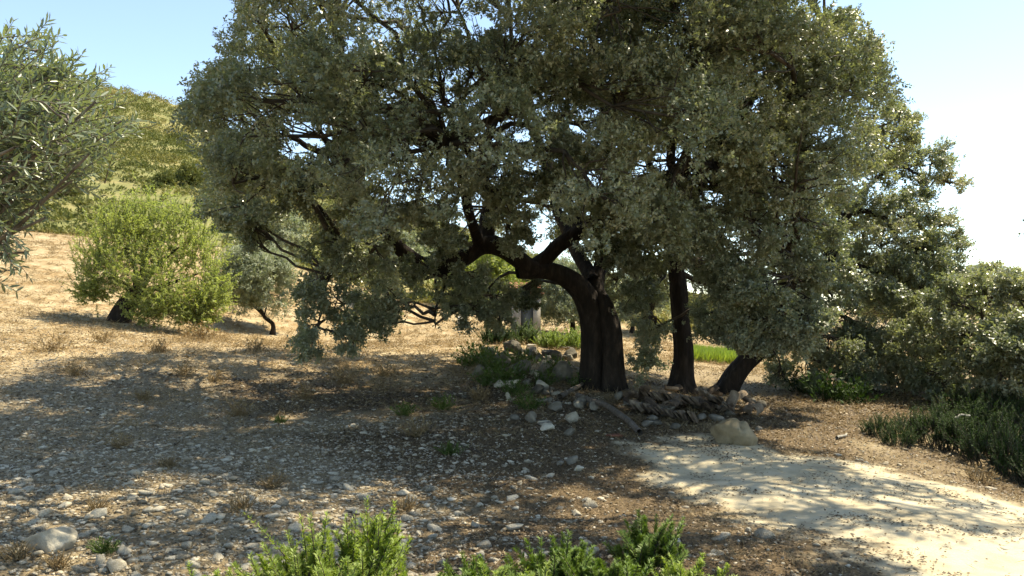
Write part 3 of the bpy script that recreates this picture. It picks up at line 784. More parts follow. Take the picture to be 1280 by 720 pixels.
far_oak(15.0, 1225, 505, [(1190, 380, 15, 40), (1235, 380, 15, 42), (1275, 395, 14.6, 42), (1210, 420, 14.6, 44), (1255, 430, 14.2, 44), (1300, 420, 14, 46), (1180, 440, 15.2, 40), (1220, 460, 14.4, 36, .7), (1275, 465, 14, 40, .9), (1320, 460, 13.6, 44), (1180, 480, 15, 30, .6),
                       (1310, 375, 15, 46), (1340, 400, 14, 50), (1215, 365, 15.4, 30), (1160, 470, 15.4, 30, .6), (1250, 365, 14, 36), (1285, 380, 13.6, 38), (1275, 420, 13.2, 38), (1290, 455, 13, 36), (1240, 445, 13.8, 34), (1195, 500, 15, 26, .6), (1230, 495, 14.6, 24, .5), (1265, 490, 14, 26, .6), (1150, 420, 15.6, 36), (1170, 400, 16, 36), (1240, 400, 16, 40), (1410, 320, 10.5, 74), (1410, 210, 10.5, 74), (1410, 110, 10.6, 70), (1390, 290, 11.6, 70), (1440, 220, 11.8, 80), (1400, 150, 12, 70), (1480, 120, 12, 80), (1470, 300, 12, 80), (1540, 220, 12, 80), (1390, 370, 11.6, 60), (1440, 400, 12, 60), (1270, 440, 13.0, 44), (1310, 440, 12.6, 40), (1250, 480, 13.2, 24, .4)],  # clumps beyond the right frame edge are added to shade the rosemary bed
        'low spreading oak with branches sweeping down to the dark rosemary bed', tint=.5, L=.066, W=.037, per=340, reach=[(9.0, 13.6, .9), (9.3, 12.2, 1.6), (9.0, 11.4, 2.6), (8.6, 10.8, 3.6), (8.3, 10.5, 4.6)])  # reach: added unseen limb that carries those shading clumps
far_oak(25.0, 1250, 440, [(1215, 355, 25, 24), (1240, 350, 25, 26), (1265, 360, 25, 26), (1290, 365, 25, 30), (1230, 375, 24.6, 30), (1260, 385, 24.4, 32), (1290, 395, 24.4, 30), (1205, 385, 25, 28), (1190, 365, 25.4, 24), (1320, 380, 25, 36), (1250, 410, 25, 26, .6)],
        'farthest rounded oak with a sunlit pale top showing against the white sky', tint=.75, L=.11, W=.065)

# ------------------------------------------------------------------ olives
def small_olive(px, py, D, w, h, label, mat, trunk_h=.28, nl=16, per=150, L=.10, W=.022, lean=0., stem_r=.10, name='olive_tree', seed=0, cyoff=.62, tint=.5, group=None):
    x = Q(px, py, D)[0]; base = np.array([x, D, float(terrain([x], [D])[0])])
    root = thing(name, label, 'tree', base, group)
    H = h/FPX*D; Wd = w/FPX*D
    cen = base+np.array([lean*Wd, 0, H*cyoff])
    lob = []
    for i in range(nl):
        dd = unit(1)[0]
        p = cen+dd*np.array([Wd*.36, Wd*.36, H*.28])*rng.uniform(.5, 1)
        a = Wd*.2*rng.uniform(.8, 1.2)
        lob.append((p, (a, a, a*.95), 1., 0.))
    tr = [base-[0, 0, .15], base+[.03, 0, H*trunk_h*.5], base+np.array([lean*Wd*.5-.03, .02, H*trunk_h]), cen-[0, 0, H*.1]]
    V, F, c1 = stem_flare(tr, [stem_r, stem_r*.9, stem_r*.8, stem_r*.35], base[2], seed=seed+2, n=22, sides=12)
    new_obj('trunk', mesh_from('trunk', V-base, F, np.zeros(len(F)), True), bark, root)
    for i in range(4):
        e = lob[i][0]
        s = c1[12+i]
        add_limb(root, base, [s, s*.5+e*.5+rng.normal(size=3)*.1*Wd*.3, e], [stem_r*.4, stem_r*.28, stem_r*.12], n=12, sides=7, wob=.03, seed=i)
    finish_tree(root, base, lob, c1[12:], mat, per, 10, .22, L, W, gaps=False, centre=cen, branch=(.02, .008, .008, .003), nsub=8, spread=.3, base_tint=tint)

small_olive(340, 418, 26, 104, 124, 'small slim-trunked grey-green olive on the straw slope beside the bright green tree', pale_olive_leaf, nl=26, per=150, L=.12, W=.03, lean=-.2, stem_r=.07, cyoff=.56, trunk_h=.2)
small_olive(345, 345, 35, 90, 80, 'pale olive partly hidden above and behind the small slim-trunked one', pale_olive_leaf, nl=14, per=130, L=.14, W=.04, seed=3)
small_olive(715, 418, 30, 110, 95, 'wide silvery olive seen through the arch beside the double trunk', pale_olive_leaf, nl=26, per=170, L=.13, W=.035, seed=4, cyoff=.55)
small_olive(600, 395, 40, 110, 85, 'yellow-green tree up the slope straight behind the long low limb', bush_leaf, nl=18, per=150, L=.16, W=.06, seed=5)
small_olive(490, 405, 34, 90, 95, 'grey-green olive behind the hanging curtain of oak twigs', pale_olive_leaf, nl=16, per=150, L=.14, W=.04, seed=6)
small_olive(545, 380, 46, 90, 70, 'olive farthest up the slope behind the oak, on bare straw', olive_leaf, nl=14, per=130, L=.18, W=.06, seed=7)
small_olive(790, 422, 38, 110, 80, 'olive on the flat field behind the gap between the oak trunks', pale_olive_leaf, nl=16, per=150, L=.15, W=.045, seed=8)
small_olive(965, 432, 36, 110, 66, 'dull green tree on the field above the leaning trunk', olive_leaf, nl=16, per=150, L=.15, W=.05, seed=9)
small_olive(1120, 436, 40, 150, 84, 'broad dull olive on the far field beyond the low hanging oak branches', olive_leaf, nl=18, per=150, L=.16, W=.05, seed=10)

def bright_bush():
    D = 22.
    base = on_ground(152, 402); D = base[1]
    root = thing('bushy_tree', 'bright yellow-green bushy tree with upright whips on a thick dark stump', 'tree', base)
    q = lambda px, py, dd=0.: Q(px, py, D+dd)
    V, F, c1 = stem_flare([q(148, 410), q(151, 396), q(158, 382), q(170, 366), q(180, 350)], [.30, .28, .25, .20, .10], base[2], seed=2, n=24, sides=18, flare=.12)
    new_obj('trunk', mesh_from('trunk', V-base, F, np.zeros(len(F)), True), bark, root)
    s0 = q(172, 362)
    ends = [q(120, 330, .3), q(150, 300, -.4), q(190, 290, .5), q(225, 310, -.5), q(250, 340, .2), q(200, 370, -1.), q(230, 375, .3)]
    for i, e in enumerate(ends):
        add_limb(root, base, [s0-[0, 0, .15], s0*.5+e*.5+rng.normal(size=3)*.1, e], [.10, .06, .02], n=14, sides=7, wob=.05, seed=i)
    # upright whips
    n = 2300
    C = q(192, 328)
    LB = [(128, 320, 32, .2), (148, 285, 32, -.3), (186, 272, 36, .3), (222, 288, 34, -.2), (250, 318, 34, .3), (262, 356, 26, -.2), (238, 382, 28, -.6), (200, 345, 40, -.9), (160, 340, 36, -.8), (122, 346, 26, -.3), (262, 378, 18, -.5), (185, 310, 44, 0), (225, 335, 42, .4), (205, 380, 22, -1.0), (182, 388, 18, -.9), (116, 366, 16, -.2), (248, 396, 14, -.7), (165, 312, 38, .7)]
    li = rng.integers(0, len(LB), n)
    cc = np.array([q(*l[:2], l[3]) for l in LB]); rr = np.array([l[2]*D/FPX for l in LB])
    d0 = unit(n)
    st = cc[li]+d0*rr[li][:, None]*rng.uniform(.2, 1.0, (n, 1))
    dr = nrm(d0*np.array([.35, .35, .2])+np.array([.05, 0, .5])+rng.normal(size=(n, 3))*.4)
    low = st[:, 2] < C[2]-.3
    dr[low] = nrm(dr[low]-np.array([0, 0, .55]))
    Ln = rng.uniform(.2, .6, n)
    S = 6
    t = np.linspace(0, 1, S)[None, :, None]
    P = st[:, None]+dr[:, None]*Ln[:, None, None]*t+np.array([0, 0, .10])*t**2
    bag = Bag(); bag.add(*tubes(P, (.007*(1-t[:, :, 0])+.002)*np.ones((n, 1)), 3))
    o = new_obj('twigs', bag.mesh('twigs', base, True), twig_bark, root); o['kind'] = 'stuff'
    k = 40
    tt = rng.uniform(0, 1.03, (n, k))
    pos = (st[:, None]+dr[:, None]*(Ln[:, None]*tt)[..., None]+np.array([0, 0, .10])*(tt**2)[..., None]).reshape(-1, 3)
    dd = np.repeat(dr, k, 0)
    rnd = unit(n*k)
    ld = nrm(dd*.7+rnd*.8)
    nn = nrm(rng.normal(size=(n*k, 3))*.6+np.array([0, 0, .8]))
    tint = np.clip(np.repeat(rng.normal(size=n)*.15, k)+.5+rng.normal(size=n*k)*.15, 0, 1)
    ok = pos[:, 2] > terrain(pos[:, 0], pos[:, 1], False)+.1
    V, F, T = leaves4(pos[ok], ld[ok], nn[ok], rng.uniform(.05, .09, ok.sum()), rng.uniform(.018, .028, ok.sum()), tint[ok])
    new_obj('crown', mesh_from('crown', V-base, F, T), bush_leaf, root)
bright_bush()

def near_olive():
    base = np.array([-4.1, 4.75, float(terrain([-4.1], [4.75])[0])])
    root = thing('olive_tree', 'young olive close by with slender silvery leaves reaching into the scene', 'tree', base)
    V, F, c1 = stem_flare([base-[0, 0, .1], base+[.05, 0, .5], base+[-.02, .03, 1.1], base+[.1, -.05, 1.8]], [.11, .09, .08, .05], base[2], seed=6, n=26, sides=14)
    new_obj('trunk', mesh_from('trunk', V-base, F, np.zeros(len(F)), True), grey_bark, root)
    D = 4.5
    q = lambda px, py, dd=0.: Q(px, py, D+dd)
    tips = [q(55, 60, .1), q(15, 45, .4), q(120, 130, -.2), q(150, 150, .3), q(110, 190, -.4), q(90, 230, .2), q(60, 270, -.3), q(30, 310, .1), q(-40, 60, .3), q(-60, 180, -.6), q(20, 180, -.7), q(60, 130, .6), q(-120, 120, -.4), q(-90, 270, .4)]
    sk = [c1[12:]]
    for i, e in enumerate(tips):
        s = c1[12+i % 12]
        sk.append(add_limb(root, base, [s, s*.55+e*.45+np.array([0, 0, .18])+rng.normal(size=3)*.06, e], [.032, .018, .006], mat=grey_bark, n=16, sides=6, wob=.05, seed=i)[4:])
    skel = np.concatenate(sk)
    # leafy shoots
    outline = np.array([(-400, 60), (-60, 30), (0, 34), (30, 14), (62, 26), (84, 62), (104, 52), (112, 90), (136, 66), (140, 96), (162, 102), (185, 148), (182, 172), (140, 178), (146, 196), (128, 208), (126, 244), (96, 256), (60, 282), (52, 330), (28, 366), (-20, 372), (-400, 420)], float)
    n = 2800
    c = np.array([-3.75, 4.6, 2.55])
    d0 = unit(n)
    st = c+d0*np.array([1.5, 1.15, .85])*rng.uniform(.35, 1.0, (n, 1))
    dr = nrm(d0*np.array([.7, .5, .4])+np.array([.15, 0, .35])+rng.normal(size=(n, 3))*.35)
    low = st[:, 2] < 2.2
    dr[low] = nrm(dr[low]+np.array([.1, 0, -.7]))
    Ln = rng.uniform(.16, .42, n)
    mid = st+dr*Ln[:, None]*.8
    px, py = proj(mid)
    sd = poly_sd(px, py, outline)
    clump = vnoise(st[:, 0]*3.2+st[:, 1]*2, st[:, 2]*3.4, 22)
    keep = (sd < -2) & (clump+np.clip(-sd/200, 0, .3) > .37)
    st = st[keep]; dr = dr[keep]; Ln = Ln[keep]; n = len(st)
    S = 7
    t = np.linspace(0, 1, S)[None, :, None]
    sag = np.array([0, 0, -.10])
    P = st[:, None]+dr[:, None]*Ln[:, None, None]*t+sag*t**2*Ln[:, None, None]
    bag = Bag(); bag.add(*tubes(P, (.0032*(1-t[:, :, 0])+.0012)*np.ones((n, 1)), 4))
    # twigs that tie shoots to the boughs
    jj = rng.choice(n, min(n, 420), replace=False)
    near = np.array([skel[np.argmin(np.linalg.norm(skel-s, axis=1))] for s in st[jj]])
    tw = near[:, None]*(1-t)+st[jj][:, None]*t+rng.normal(size=(len(jj), S, 3))*.02*np.sin(t*math.pi)
    bag.add(*tubes(tw, (.006*(1-t[:, :, 0])+.0025)*np.ones((len(jj), 1)), 4))
    o = new_obj('twigs', bag.mesh('twigs', base, True), grey_bark, root); o['kind'] = 'stuff'
    k = 20
    tt = np.repeat((np.arange(k//2)+.6)/(k//2), 2)[None]*np.ones((n, 1))+rng.normal(size=(n, k))*.012
    pos = (st[:, None]+dr[:, None]*(Ln[:, None]*tt)[..., None]+sag*(tt**2*Ln[:, None])[..., None]).reshape(-1, 3)
    dd = np.repeat(dr, k, 0)
    ref = nrm(np.cross(dr, rng.normal(size=(n, 3))))
    ref2 = np.cross(dr, ref)
    ph = np.repeat(np.arange(k//2)*math.pi/2, 2)+np.tile([0, math.pi], k//2)
    side = (ref[:, None]*np.cos(ph)[None, :, None]+ref2[:, None]*np.sin(ph)[None, :, None]).reshape(-1, 3)
    ld = nrm(dd*rng.uniform(.5, 1.0, (n*k, 1))+side*.75+rng.normal(size=(n*k, 3))*.12)
    nn = nrm(dd*.5+np.array([0, 0, .6])+rng.normal(size=(n*k, 3))*.35)
    sz = rng.uniform(.7, 1.15, n*k)*np.tile(np.where(np.arange(k) > k-5, .75, 1.), n)
    tint = np.clip(.5+rng.normal(size=n*k)*.2, 0, 1)
    V, F, T = leaves6(pos, ld, nn, .070*sz, .0165*sz, tint, fold=.12, curl=.06)
    new_obj('crown', mesh_from('crown', V-base, F, T), olive_leaf, root)
    print('near olive', n*k)
near_olive()

# ------------------------------------------------------------------ rosemary
def rosemary_mesh(R, H, nshoot, seed, per=80, lean=.55):
    g = np.random.default_rng(seed)
    a = g.uniform(0, 2*math.pi, nshoot); rr = np.sqrt(g.random(nshoot))*R
    st = np.c_[np.cos(a)*rr*.65, np.sin(a)*rr*.65, np.zeros(nshoot)]
    L = H*g.uniform(.5, 1.08, nshoot)*(1-.35*(rr/R)**2)
    # every other shoot is a side spike that leaves a neighbour half way up
    for j in range(1, nshoot, 2):
        b = j-1; f = g.uniform(.25, .6)
        st[j] = st[b]+np.array([0, 0, 1.])*L[b]*f+g.normal(size=3)*np.array([.02, .02, 0]); L[j] = L[b]*g.uniform(.3, .62)*(1-f*.3)
    dr = nrm(np.c_[np.cos(a)*rr/R*lean, np.sin(a)*rr/R*lean, np.ones(nshoot)]+g.normal(size=(nshoot, 3))*.14)
    S = 6; t = np.linspace(0, 1, S)[None, :, None]
    bend = g.normal(size=(nshoot, 1, 3))*np.array([.12, .12, 0])
    cur = lambda tt: st[:, None]+dr[:, None]*(L[:, None]*tt)[..., None]+bend*((tt**2)*L[:, None])[..., None]
    P = cur(np.broadcast_to(t[:, :, 0], (nshoot, S)))
    V1, F1 = tubes(P, (.0045*(1-t[:, :, 0])+.0018)*np.ones((nshoot, 1)), 4)
    # side shoots share the needle cloud: needles round the upper 80 % of every shoot
    tt = g.uniform(.12, 1.02, (nshoot, per))**.85
    pos = cur(tt).reshape(-1, 3)
    dd = np.repeat(dr, per, 0)
    u = g.normal(size=(nshoot*per, 3)); u = nrm(u-dd*(u*dd).sum(-1, keepdims=True))
    ld = nrm(dd*g.uniform(.35, .9, (nshoot*per, 1))+u*.8)
    nn = nrm(u*-.3+dd+g.normal(size=(nshoot*per, 3))*.2)
    sz = g.uniform(.75, 1.2, nshoot*per)*(1-.35*tt.ravel()**3)
    tint = np.clip(.25+.5*tt.ravel()**2+np.repeat(g.normal(size=nshoot)*.12, per)+g.normal(size=nshoot*per)*.1, 0, 1)
    V2, F2, T2 = leaves4(pos, ld, nn, .040*sz, .0085*sz, tint, fold=.1)
    return V1, F1, V2, F2, T2

def rosemary(px, py_base, d, R, H, seed, label, mat, group=None, nshoot=70, per=80, scale=1.0, xy=None):
    x, y = (Q(px, 0, d)[0], d) if xy is None else xy
    z = float(terrain([x], [y])[0])
    root = thing('rosemary_bush', label, 'shrub', (x, y, z-.02), group)
    V1, F1, V2, F2, T2 = rosemary_mesh(R, H, nshoot, seed, per)
    new_obj('stems', mesh_from('stems', V1*scale, F1, np.zeros(len(F1)), True), twig_bark, root)
    new_obj('foliage', mesh_from('foliage', V2*scale, F2, T2), mat, root)
    return root

FG = [(268, 3.95, .22, .40, 'low bright rosemary clump, first from the boulder along the near edge', 46),
      (345, 4.0, .26, .50, 'bright green rosemary with short spikes between the low clump and the tallest one', 70),
      (415, 4.05, .30, .66, 'tallest bright green rosemary with long upright spikes over the pale stones', 95),
      (462, 4.2, .18, .62, 'narrow light green rosemary leaning beside the tallest bright one', 44),
      (520, 3.8, .24, .44, 'sparse bright rosemary clump just past the tall spikes', 50),
      (598, 4.1, .25, .40, 'dull dark green rosemary low over the litter, mid near edge', 55),
      (655, 3.85, .24, .47, 'light-tipped rosemary standing in front of the dark ones', 60),
      (700, 4.35, .28, .42, 'dark green rosemary behind the light-tipped one', 60),
      (762, 4.2, .25, .43, 'dark rosemary clump between the light-tipped one and the lone spiky one', 60),
      (812, 4.75, .20, .52, 'dark spiky rosemary standing highest among the dark clumps', 48),
      (862, 4.1, .22, .40, 'last small rosemary before the bare litter and sandy path', 48)]
for i, (px, d, R, H, lab, ns) in enumerate(FG):
    H *= .84 if i >= 5 else .93
    rosemary(px, 0, d, R, H, 100+i, lab, rosemary_leaf if i not in (5, 7, 8, 9) else shaded_rosemary_leaf, None, int(ns*1.15), 190)

# the dark bed at the right of the path
bed_src = None
BED = [(1120, 558, 'low dark rosemary at the tip of the bed nearest the oak branches'), (1165, 560, ''), (1205, 566, ''), (1245, 580, ''), (1280, 596, ''), (1312, 612, ''), (1180, 536, ''), (1225, 545, ''), (1268, 556, ''), (1310, 575, ''),
       (1200, 520, ''), (1245, 526, ''), (1290, 535, ''), (1335, 560, ''), (1262, 512, ''), (1310, 516, ''), (1350, 600, ''), (1100, 545, ''), (1140, 540, '')]
src = []
for v in range(3):
    V1, F1, V2, F2, T2 = rosemary_mesh(.46, .62, 120, 300+v, 75)
    src.append((mesh_from('stems', V1, F1, np.zeros(len(F1)), True), mesh_from('foliage', V2, F2, T2)))
for i, (px, py, lab) in enumerate(BED):
    p = on_ground(px, py)
    g = None
    if not lab:
        lab = 'dark green rosemary packed into the shaded bed beside the sandy path'; g = 'rosemary of the shaded bed'
    root = thing('rosemary_bush', lab, 'shrub', (p[0], p[1], p[2]-.02), g)
    s = (.62 if px < 1150 else 1.0)*rng.uniform(.85, 1.12)
    root.scale = (s, s, s*rng.uniform(.9, 1.1)); root.rotation_euler = (0, 0, rng.uniform(0, 6.28))
    a, b = src[i % 3]
    new_obj('stems', a, twig_bark, root); new_obj('foliage', b, shade_dark_rosemary_leaf, root)

# round bushes beyond the rubble
for i, (px, py, d, w, h, lab, mt) in enumerate([
        (618, 428, 21.5, 44, 30, 'dark green bush beyond the rubble, nearest the white post', shade_dark_rosemary_leaf),
        (655, 430, 22.0, 36, 34, 'round mid-green bush standing before the hut with the tiled roof', weed_leaf),
        (688, 434, 21.5, 34, 28, 'light green upright bush beyond the rubble beside the round mid-green one', rosemary_leaf),
        (716, 432, 22.5, 44, 34, 'yellow-green bush glimpsed right against the double trunk', rosemary_leaf)]):
    x = Q(px, py, d)[0]; z = float(terrain([x], [d])[0])
    root = thing('rosemary_bush', lab, 'shrub', (x, d, z-.03))
    V1, F1, V2, F2, T2 = rosemary_mesh(w/FPX*d/2, h/FPX*d, 130, 400+i, 60, lean=.8)
    # coarser needles at this distance
    new_obj('stems', mesh_from('stems', V1, F1, np.zeros(len(F1)), True), twig_bark, root)
    c = V2.reshape(-1, 4, 3); m = c.mean(1, keepdims=True); V2 = (m+(c-m)*np.array(2.2)).reshape(-1, 3)
    new_obj('foliage', mesh_from('foliage', V2, F2, T2), mt, root)

# ------------------------------------------------------------------ hillside scrub and single dark bushes
def clump_leaves(C, R, per, L, W, tint0):
    n = len(C)
    k = per
    d = unit(n*k); d[:, 2] = np.abs(d[:, 2])
    p = np.repeat(C, k, 0)+d*np.repeat(R, k, 0)*rng.uniform(.6, 1, (n*k, 1))
    ld = nrm(d*.6+rng.normal(size=(n*k, 3))*.6+np.array([0, 0, .4])); nn = nrm(d+rng.normal(size=(n*k, 3))*.4)
    tint = np.clip(np.repeat(tint0, k)+rng.normal(size=n*k)*.13, 0, 1)
    return leaves4(p, ld, nn, L*rng.uniform(.7, 1.3, n*k), W*rng.uniform(.7, 1.3, n*k), tint)

def hill_scrub():
    n = 10500
    y = 40+(rng.random(n)**.9)*92
    u = rng.uniform(-.85, .36, n)
    x = u*y
    z = terrain(x, y)
    dens = fbm(x/9, y/9, 3, 81)+.3*smooth(50, 75, y)
    ok = dens > rng.uniform(.22, .70, n)
    C = np.c_[x, y, z][ok]
    R = np.c_[.3+.75*rng.random(ok.sum())**2]*np.array([1.1, 1.1, .8])*np.clip(C[:, 1:2]/80, .6, 1.2)
    tint = np.clip(fbm(C[:, 0]/9, C[:, 1]/9, 3, 90)*1.9-.45+rng.normal(size=len(C))*.13, 0, 1)
    V, F, T = clump_leaves(C, R, 40, .22, .13, tint)
    o = new_obj('hillside_scrub', mesh_from('hillside_scrub', V, F, T), scrub_leaf)
    tag(o, 'mixed green and yellow scrub covering the sunny hillside', 'scrub', kind='stuff')
hill_scrub()

for i, (px, py, d, w, h, lab) in enumerate([
        (205, 256, 60, 26, 22, 'dark rounded bush at the foot of the scrubby hillside above the bright tree'),
        (238, 262, 62, 40, 30, 'wide dark bush beside the gap of bare earth on the hillside'),
        (262, 284, 52, 34, 26, 'grey-green bush on the bank below the hillside, next to the oak crown'),
        (225, 214, 95, 34, 14, 'dark patchy bush on the middle of the hillside slope'),
        (285, 282, 47, 40, 22, 'brownish low bush on the earth bank beneath hanging oak twigs'),
        (70, 270, 52, 60, 26, 'low green bush at the field edge behind the silvery young olive')]):
    x = Q(px, py, d)[0]; z = float(terrain([x], [d])[0])
    root = thing('hillside_bush', lab, 'shrub', (x, d, z))
    w_m = w/FPX*d/2; h_m = h/FPX*d
    g = unit(9); g[:, 2] = np.abs(g[:, 2])
    C = g*np.array([w_m*.6, w_m*.6, h_m*.5])
    V, F, T = clump_leaves(C, np.ones((9, 1))*np.array([w_m*.5, w_m*.5, h_m*.5]), 260, .22, .12, np.full(9, .2 if i != 4 else .7))
    new_obj('foliage', mesh_from('foliage', V, F, T), olive_leaf if i in (2,) else scrub_leaf, root)

# ------------------------------------------------------------------ green ground cover strip beyond the trunks
def field_grass():
    n = 9000
    px = rng.uniform(862, 925, n); d = rng.uniform(24.5, 28.5, n)
    x = (px-640)/FPX*d
    z = terrain(x, d)
    P = np.c_[x, d, z]
    ld = nrm(rng.normal(size=(n, 3))*.35+np.array([0, 0, 1.])); nn = nrm(rng.normal(size=(n, 3))*np.array([1, 1, .2]))
    V, F, T = leaves4(P, ld, nn, rng.uniform(.25, .5, n), rng.uniform(.02, .04, n), np.clip(rng.normal(size=n)*.2+.6, 0, 1))
    o = new_obj('grass', mesh_from('grass', V, F, T), rosemary_leaf)
    tag(o, 'strip of fresh green growth on the flat field between the trunks', 'grass', kind='stuff')
field_grass()

# ------------------------------------------------------------------ hut, post
def box_geo(c, s, rz=0., bev=0.):
    c = np.asarray(c, float); s = np.asarray(s, float)/2
    v = np.array([[-1, -1, -1], [1, -1, -1], [1, 1, -1], [-1, 1, -1], [-1, -1, 1], [1, -1, 1], [1, 1, 1], [-1, 1, 1]], float)*s
    cr, sr = math.cos(rz), math.sin(rz)
    v = v@np.array([[cr, sr, 0], [-sr, cr, 0], [0, 0, 1]])+c
    f = np.array([[0, 3, 2, 1], [4, 5, 6, 7], [0, 1, 5, 4], [1, 2, 6, 5], [2, 3, 7, 6], [3, 0, 4, 7]])
    return v, f

plaster = noise_mat('pale_plaster', [(.3, (.20, .185, .155)), (.7, (.40, .37, .31))], scale=3, bump=.3, bscale=14)
door_paint = noise_mat('blue_grey_paint', [(.3, (.10, .125, .14)), (.7, (.17, .20, .22))], scale=3, bump=.1)
roof_clay = noise_mat('terracotta', [(.3, (.14, .05, .03)), (.7, (.34, .14, .08))], scale=6, bump=.3)
white_paint = noise_mat('white_paint', [(.3, (.5, .49, .45)), (.7, (.68, .66, .6))], scale=4, bump=.1)

def hut():
    d = 27.
    x0 = Q(658, 0, d)[0]; z = float(terrain([x0], [d])[0])
    root = thing('hut', 'small pale hut with a blue-grey door and terracotta roof tiles', 'hut', (x0, d, z))
    w = .92
    bag = Bag()
    hh = 1.35
    for sx, ww in ((-.34, .30), (.34, .22)):
        bag.add(*box_geo((sx, 0, hh/2-.1), (ww, .3, hh+.2)))
    bag.add(*box_geo((-.48, .75, hh/2-.1), (.1, 1.2, hh+.2)))
    bag.add(*box_geo((.44, .75, hh/2-.1), (.1, 1.2, hh+.2)))
    bag.add(*box_geo((0, 1.4, hh/2-.1), (.98, .1, hh+.2)))
    new_obj('wall', bag.mesh('wall'), plaster, root)
    b = Bag(); b.add(*box_geo((.017, .06, .55), (.40, .05, 1.3)))
    dr = new_obj('door', b.mesh('door'), door_paint, root)
    b = Bag(); b.add(*box_geo((.16, .025, .6), (.03, .03, .1)))
    new_obj('handle', b.mesh('handle'), grey_bark, dr)
    rb = Bag()
    for r in range(5):
        for c in range(6):
            p = np.array([[[-.55+c*.2, -.25+r*.36, hh+.10+r*.09], [-.55+c*.2, .14+r*.36, hh+.16+r*.09]]])
            rb.add(*tubes(p, np.array([[.10, .085]]), 8))
    rb.add(*box_geo((0, .65, hh+.16), (1.2, 1.75, .04)))
    new_obj('roof', rb.mesh('roof', smooth_sh=True), roof_clay, root)
hut()

def post():
    p = on_ground(575, 413)
    root = thing('marker_post', 'short white post standing on the straw beyond the rubble', 'post', p)
    b = Bag(); b.add(*box_geo((0, 0, .2), (.17, .15, .5)))
    b.add(np.array([[-.085, -.075, .45], [.085, -.075, .45], [.085, .075, .45], [-.085, .075, .45], [-.03, -.03, .53], [.03, -.03, .53], [.03, .03, .53], [-.03, .03, .53]]), np.array([[0, 1, 5, 4], [1, 2, 6, 5], [2, 3, 7, 6], [3, 0, 4, 7], [4, 5, 6, 7]]))
    new_obj('shaft', b.mesh('shaft'), white_paint, root)
post()

# ------------------------------------------------------------------ stones
import bmesh
def ico(sub):
    bm = bmesh.new(); bmesh.ops.create_icosphere(bm, subdivisions=sub, radius=1)
    bm.verts.ensure_lookup_table()
    V = np.array([v.co[:] for v in bm.verts]); F = np.array([[v.index for v in f.verts] for f in bm.faces])
    bm.free(); return V, F
ICO = {k: ico(k) for k in (1, 2, 3, 4)}

def rock_verts(sub, seed, planes=9, bumps=.10):
    g = np.random.default_rng(seed)
    V, F = ICO[sub]
    V = V.copy()
    n = nrm(g.normal(size=(planes+4, 3))); off = g.uniform(*({1: (.32, .74), 2: (.34, .76), 3: (.44, .8), 4: (.6, .9)}[sub]), planes+4)
    for a, o in zip(n, off):
        h = V@a
        V -= np.outer(np.maximum(h-o, 0)*.97, a)
    f1 = (vnoise(V[:, 0]*2.1+seed, V[:, 1]*2.1+V[:, 2]*1.7, seed)-.5)*bumps*2.6
    V = V*(1+f1)[:, None]
    if sub >= 3:
        f2 = (vnoise(V[:, 0]*7+seed, V[:, 1]*7+V[:, 2]*6, seed+3)-.5)*.10+(vnoise(V[:, 0]*15+V[:, 2]*9, V[:, 1]*15+seed, seed+4)-.5)*.05
        V = V*(1+f2)[:, None]
    V[:, 2] *= .72
    return V, F

rock_meshes = []
for k in range(10):
    V, F = rock_verts(2, 500+k)
    rock_meshes.append(mesh_from('stone', V, F, None, False))

def add_shade_smooth_angle(me): pass

def stone_density(x, y):
    """how thickly stones lie, 0..1"""
    d = np.hypot(x, y)
    left = smooth(1.2, -2.2, x-.10*(y-6))
    s = .10+.9*left*smooth(15.5, 10, y+.2*x)
    s = s+.35*np.exp(-(((x+.2)/1.0)**2+((y-5.3)/.9)**2))
    heap = np.exp(-(((x-.6)/1.3)**2+((y-14.6)/1.6)**2))
    s = s+.8*heap
    s = s+.42*smooth(12, 15, y)*smooth(28, 19, y)*smooth(2, -4, x)
    s = s*(.35+1.1*fbm(x*.9, y*.9, 3, 61))
    s = s*(1-.93*sand_mask(x, y))
    s = s*(1-.75*np.exp(-(((x+2.2)/2.0)**2+((y-13.2)/1.7)**2)))
    s = s*(1-.5*np.exp(-(((x-1.6)/1.4)**2+((y-6.5)/2.2)**2)))
    return np.clip(s, 0, 1)

def scatter(n, dmin, dmax, power=1.0, half=.72):
    u = rng.random(n)
    d = (dmin**(1/power)+(dmax**(1/power)-dmin**(1/power))*u)**power
    t = rng.uniform(-half, half, n)
    return t*d, d

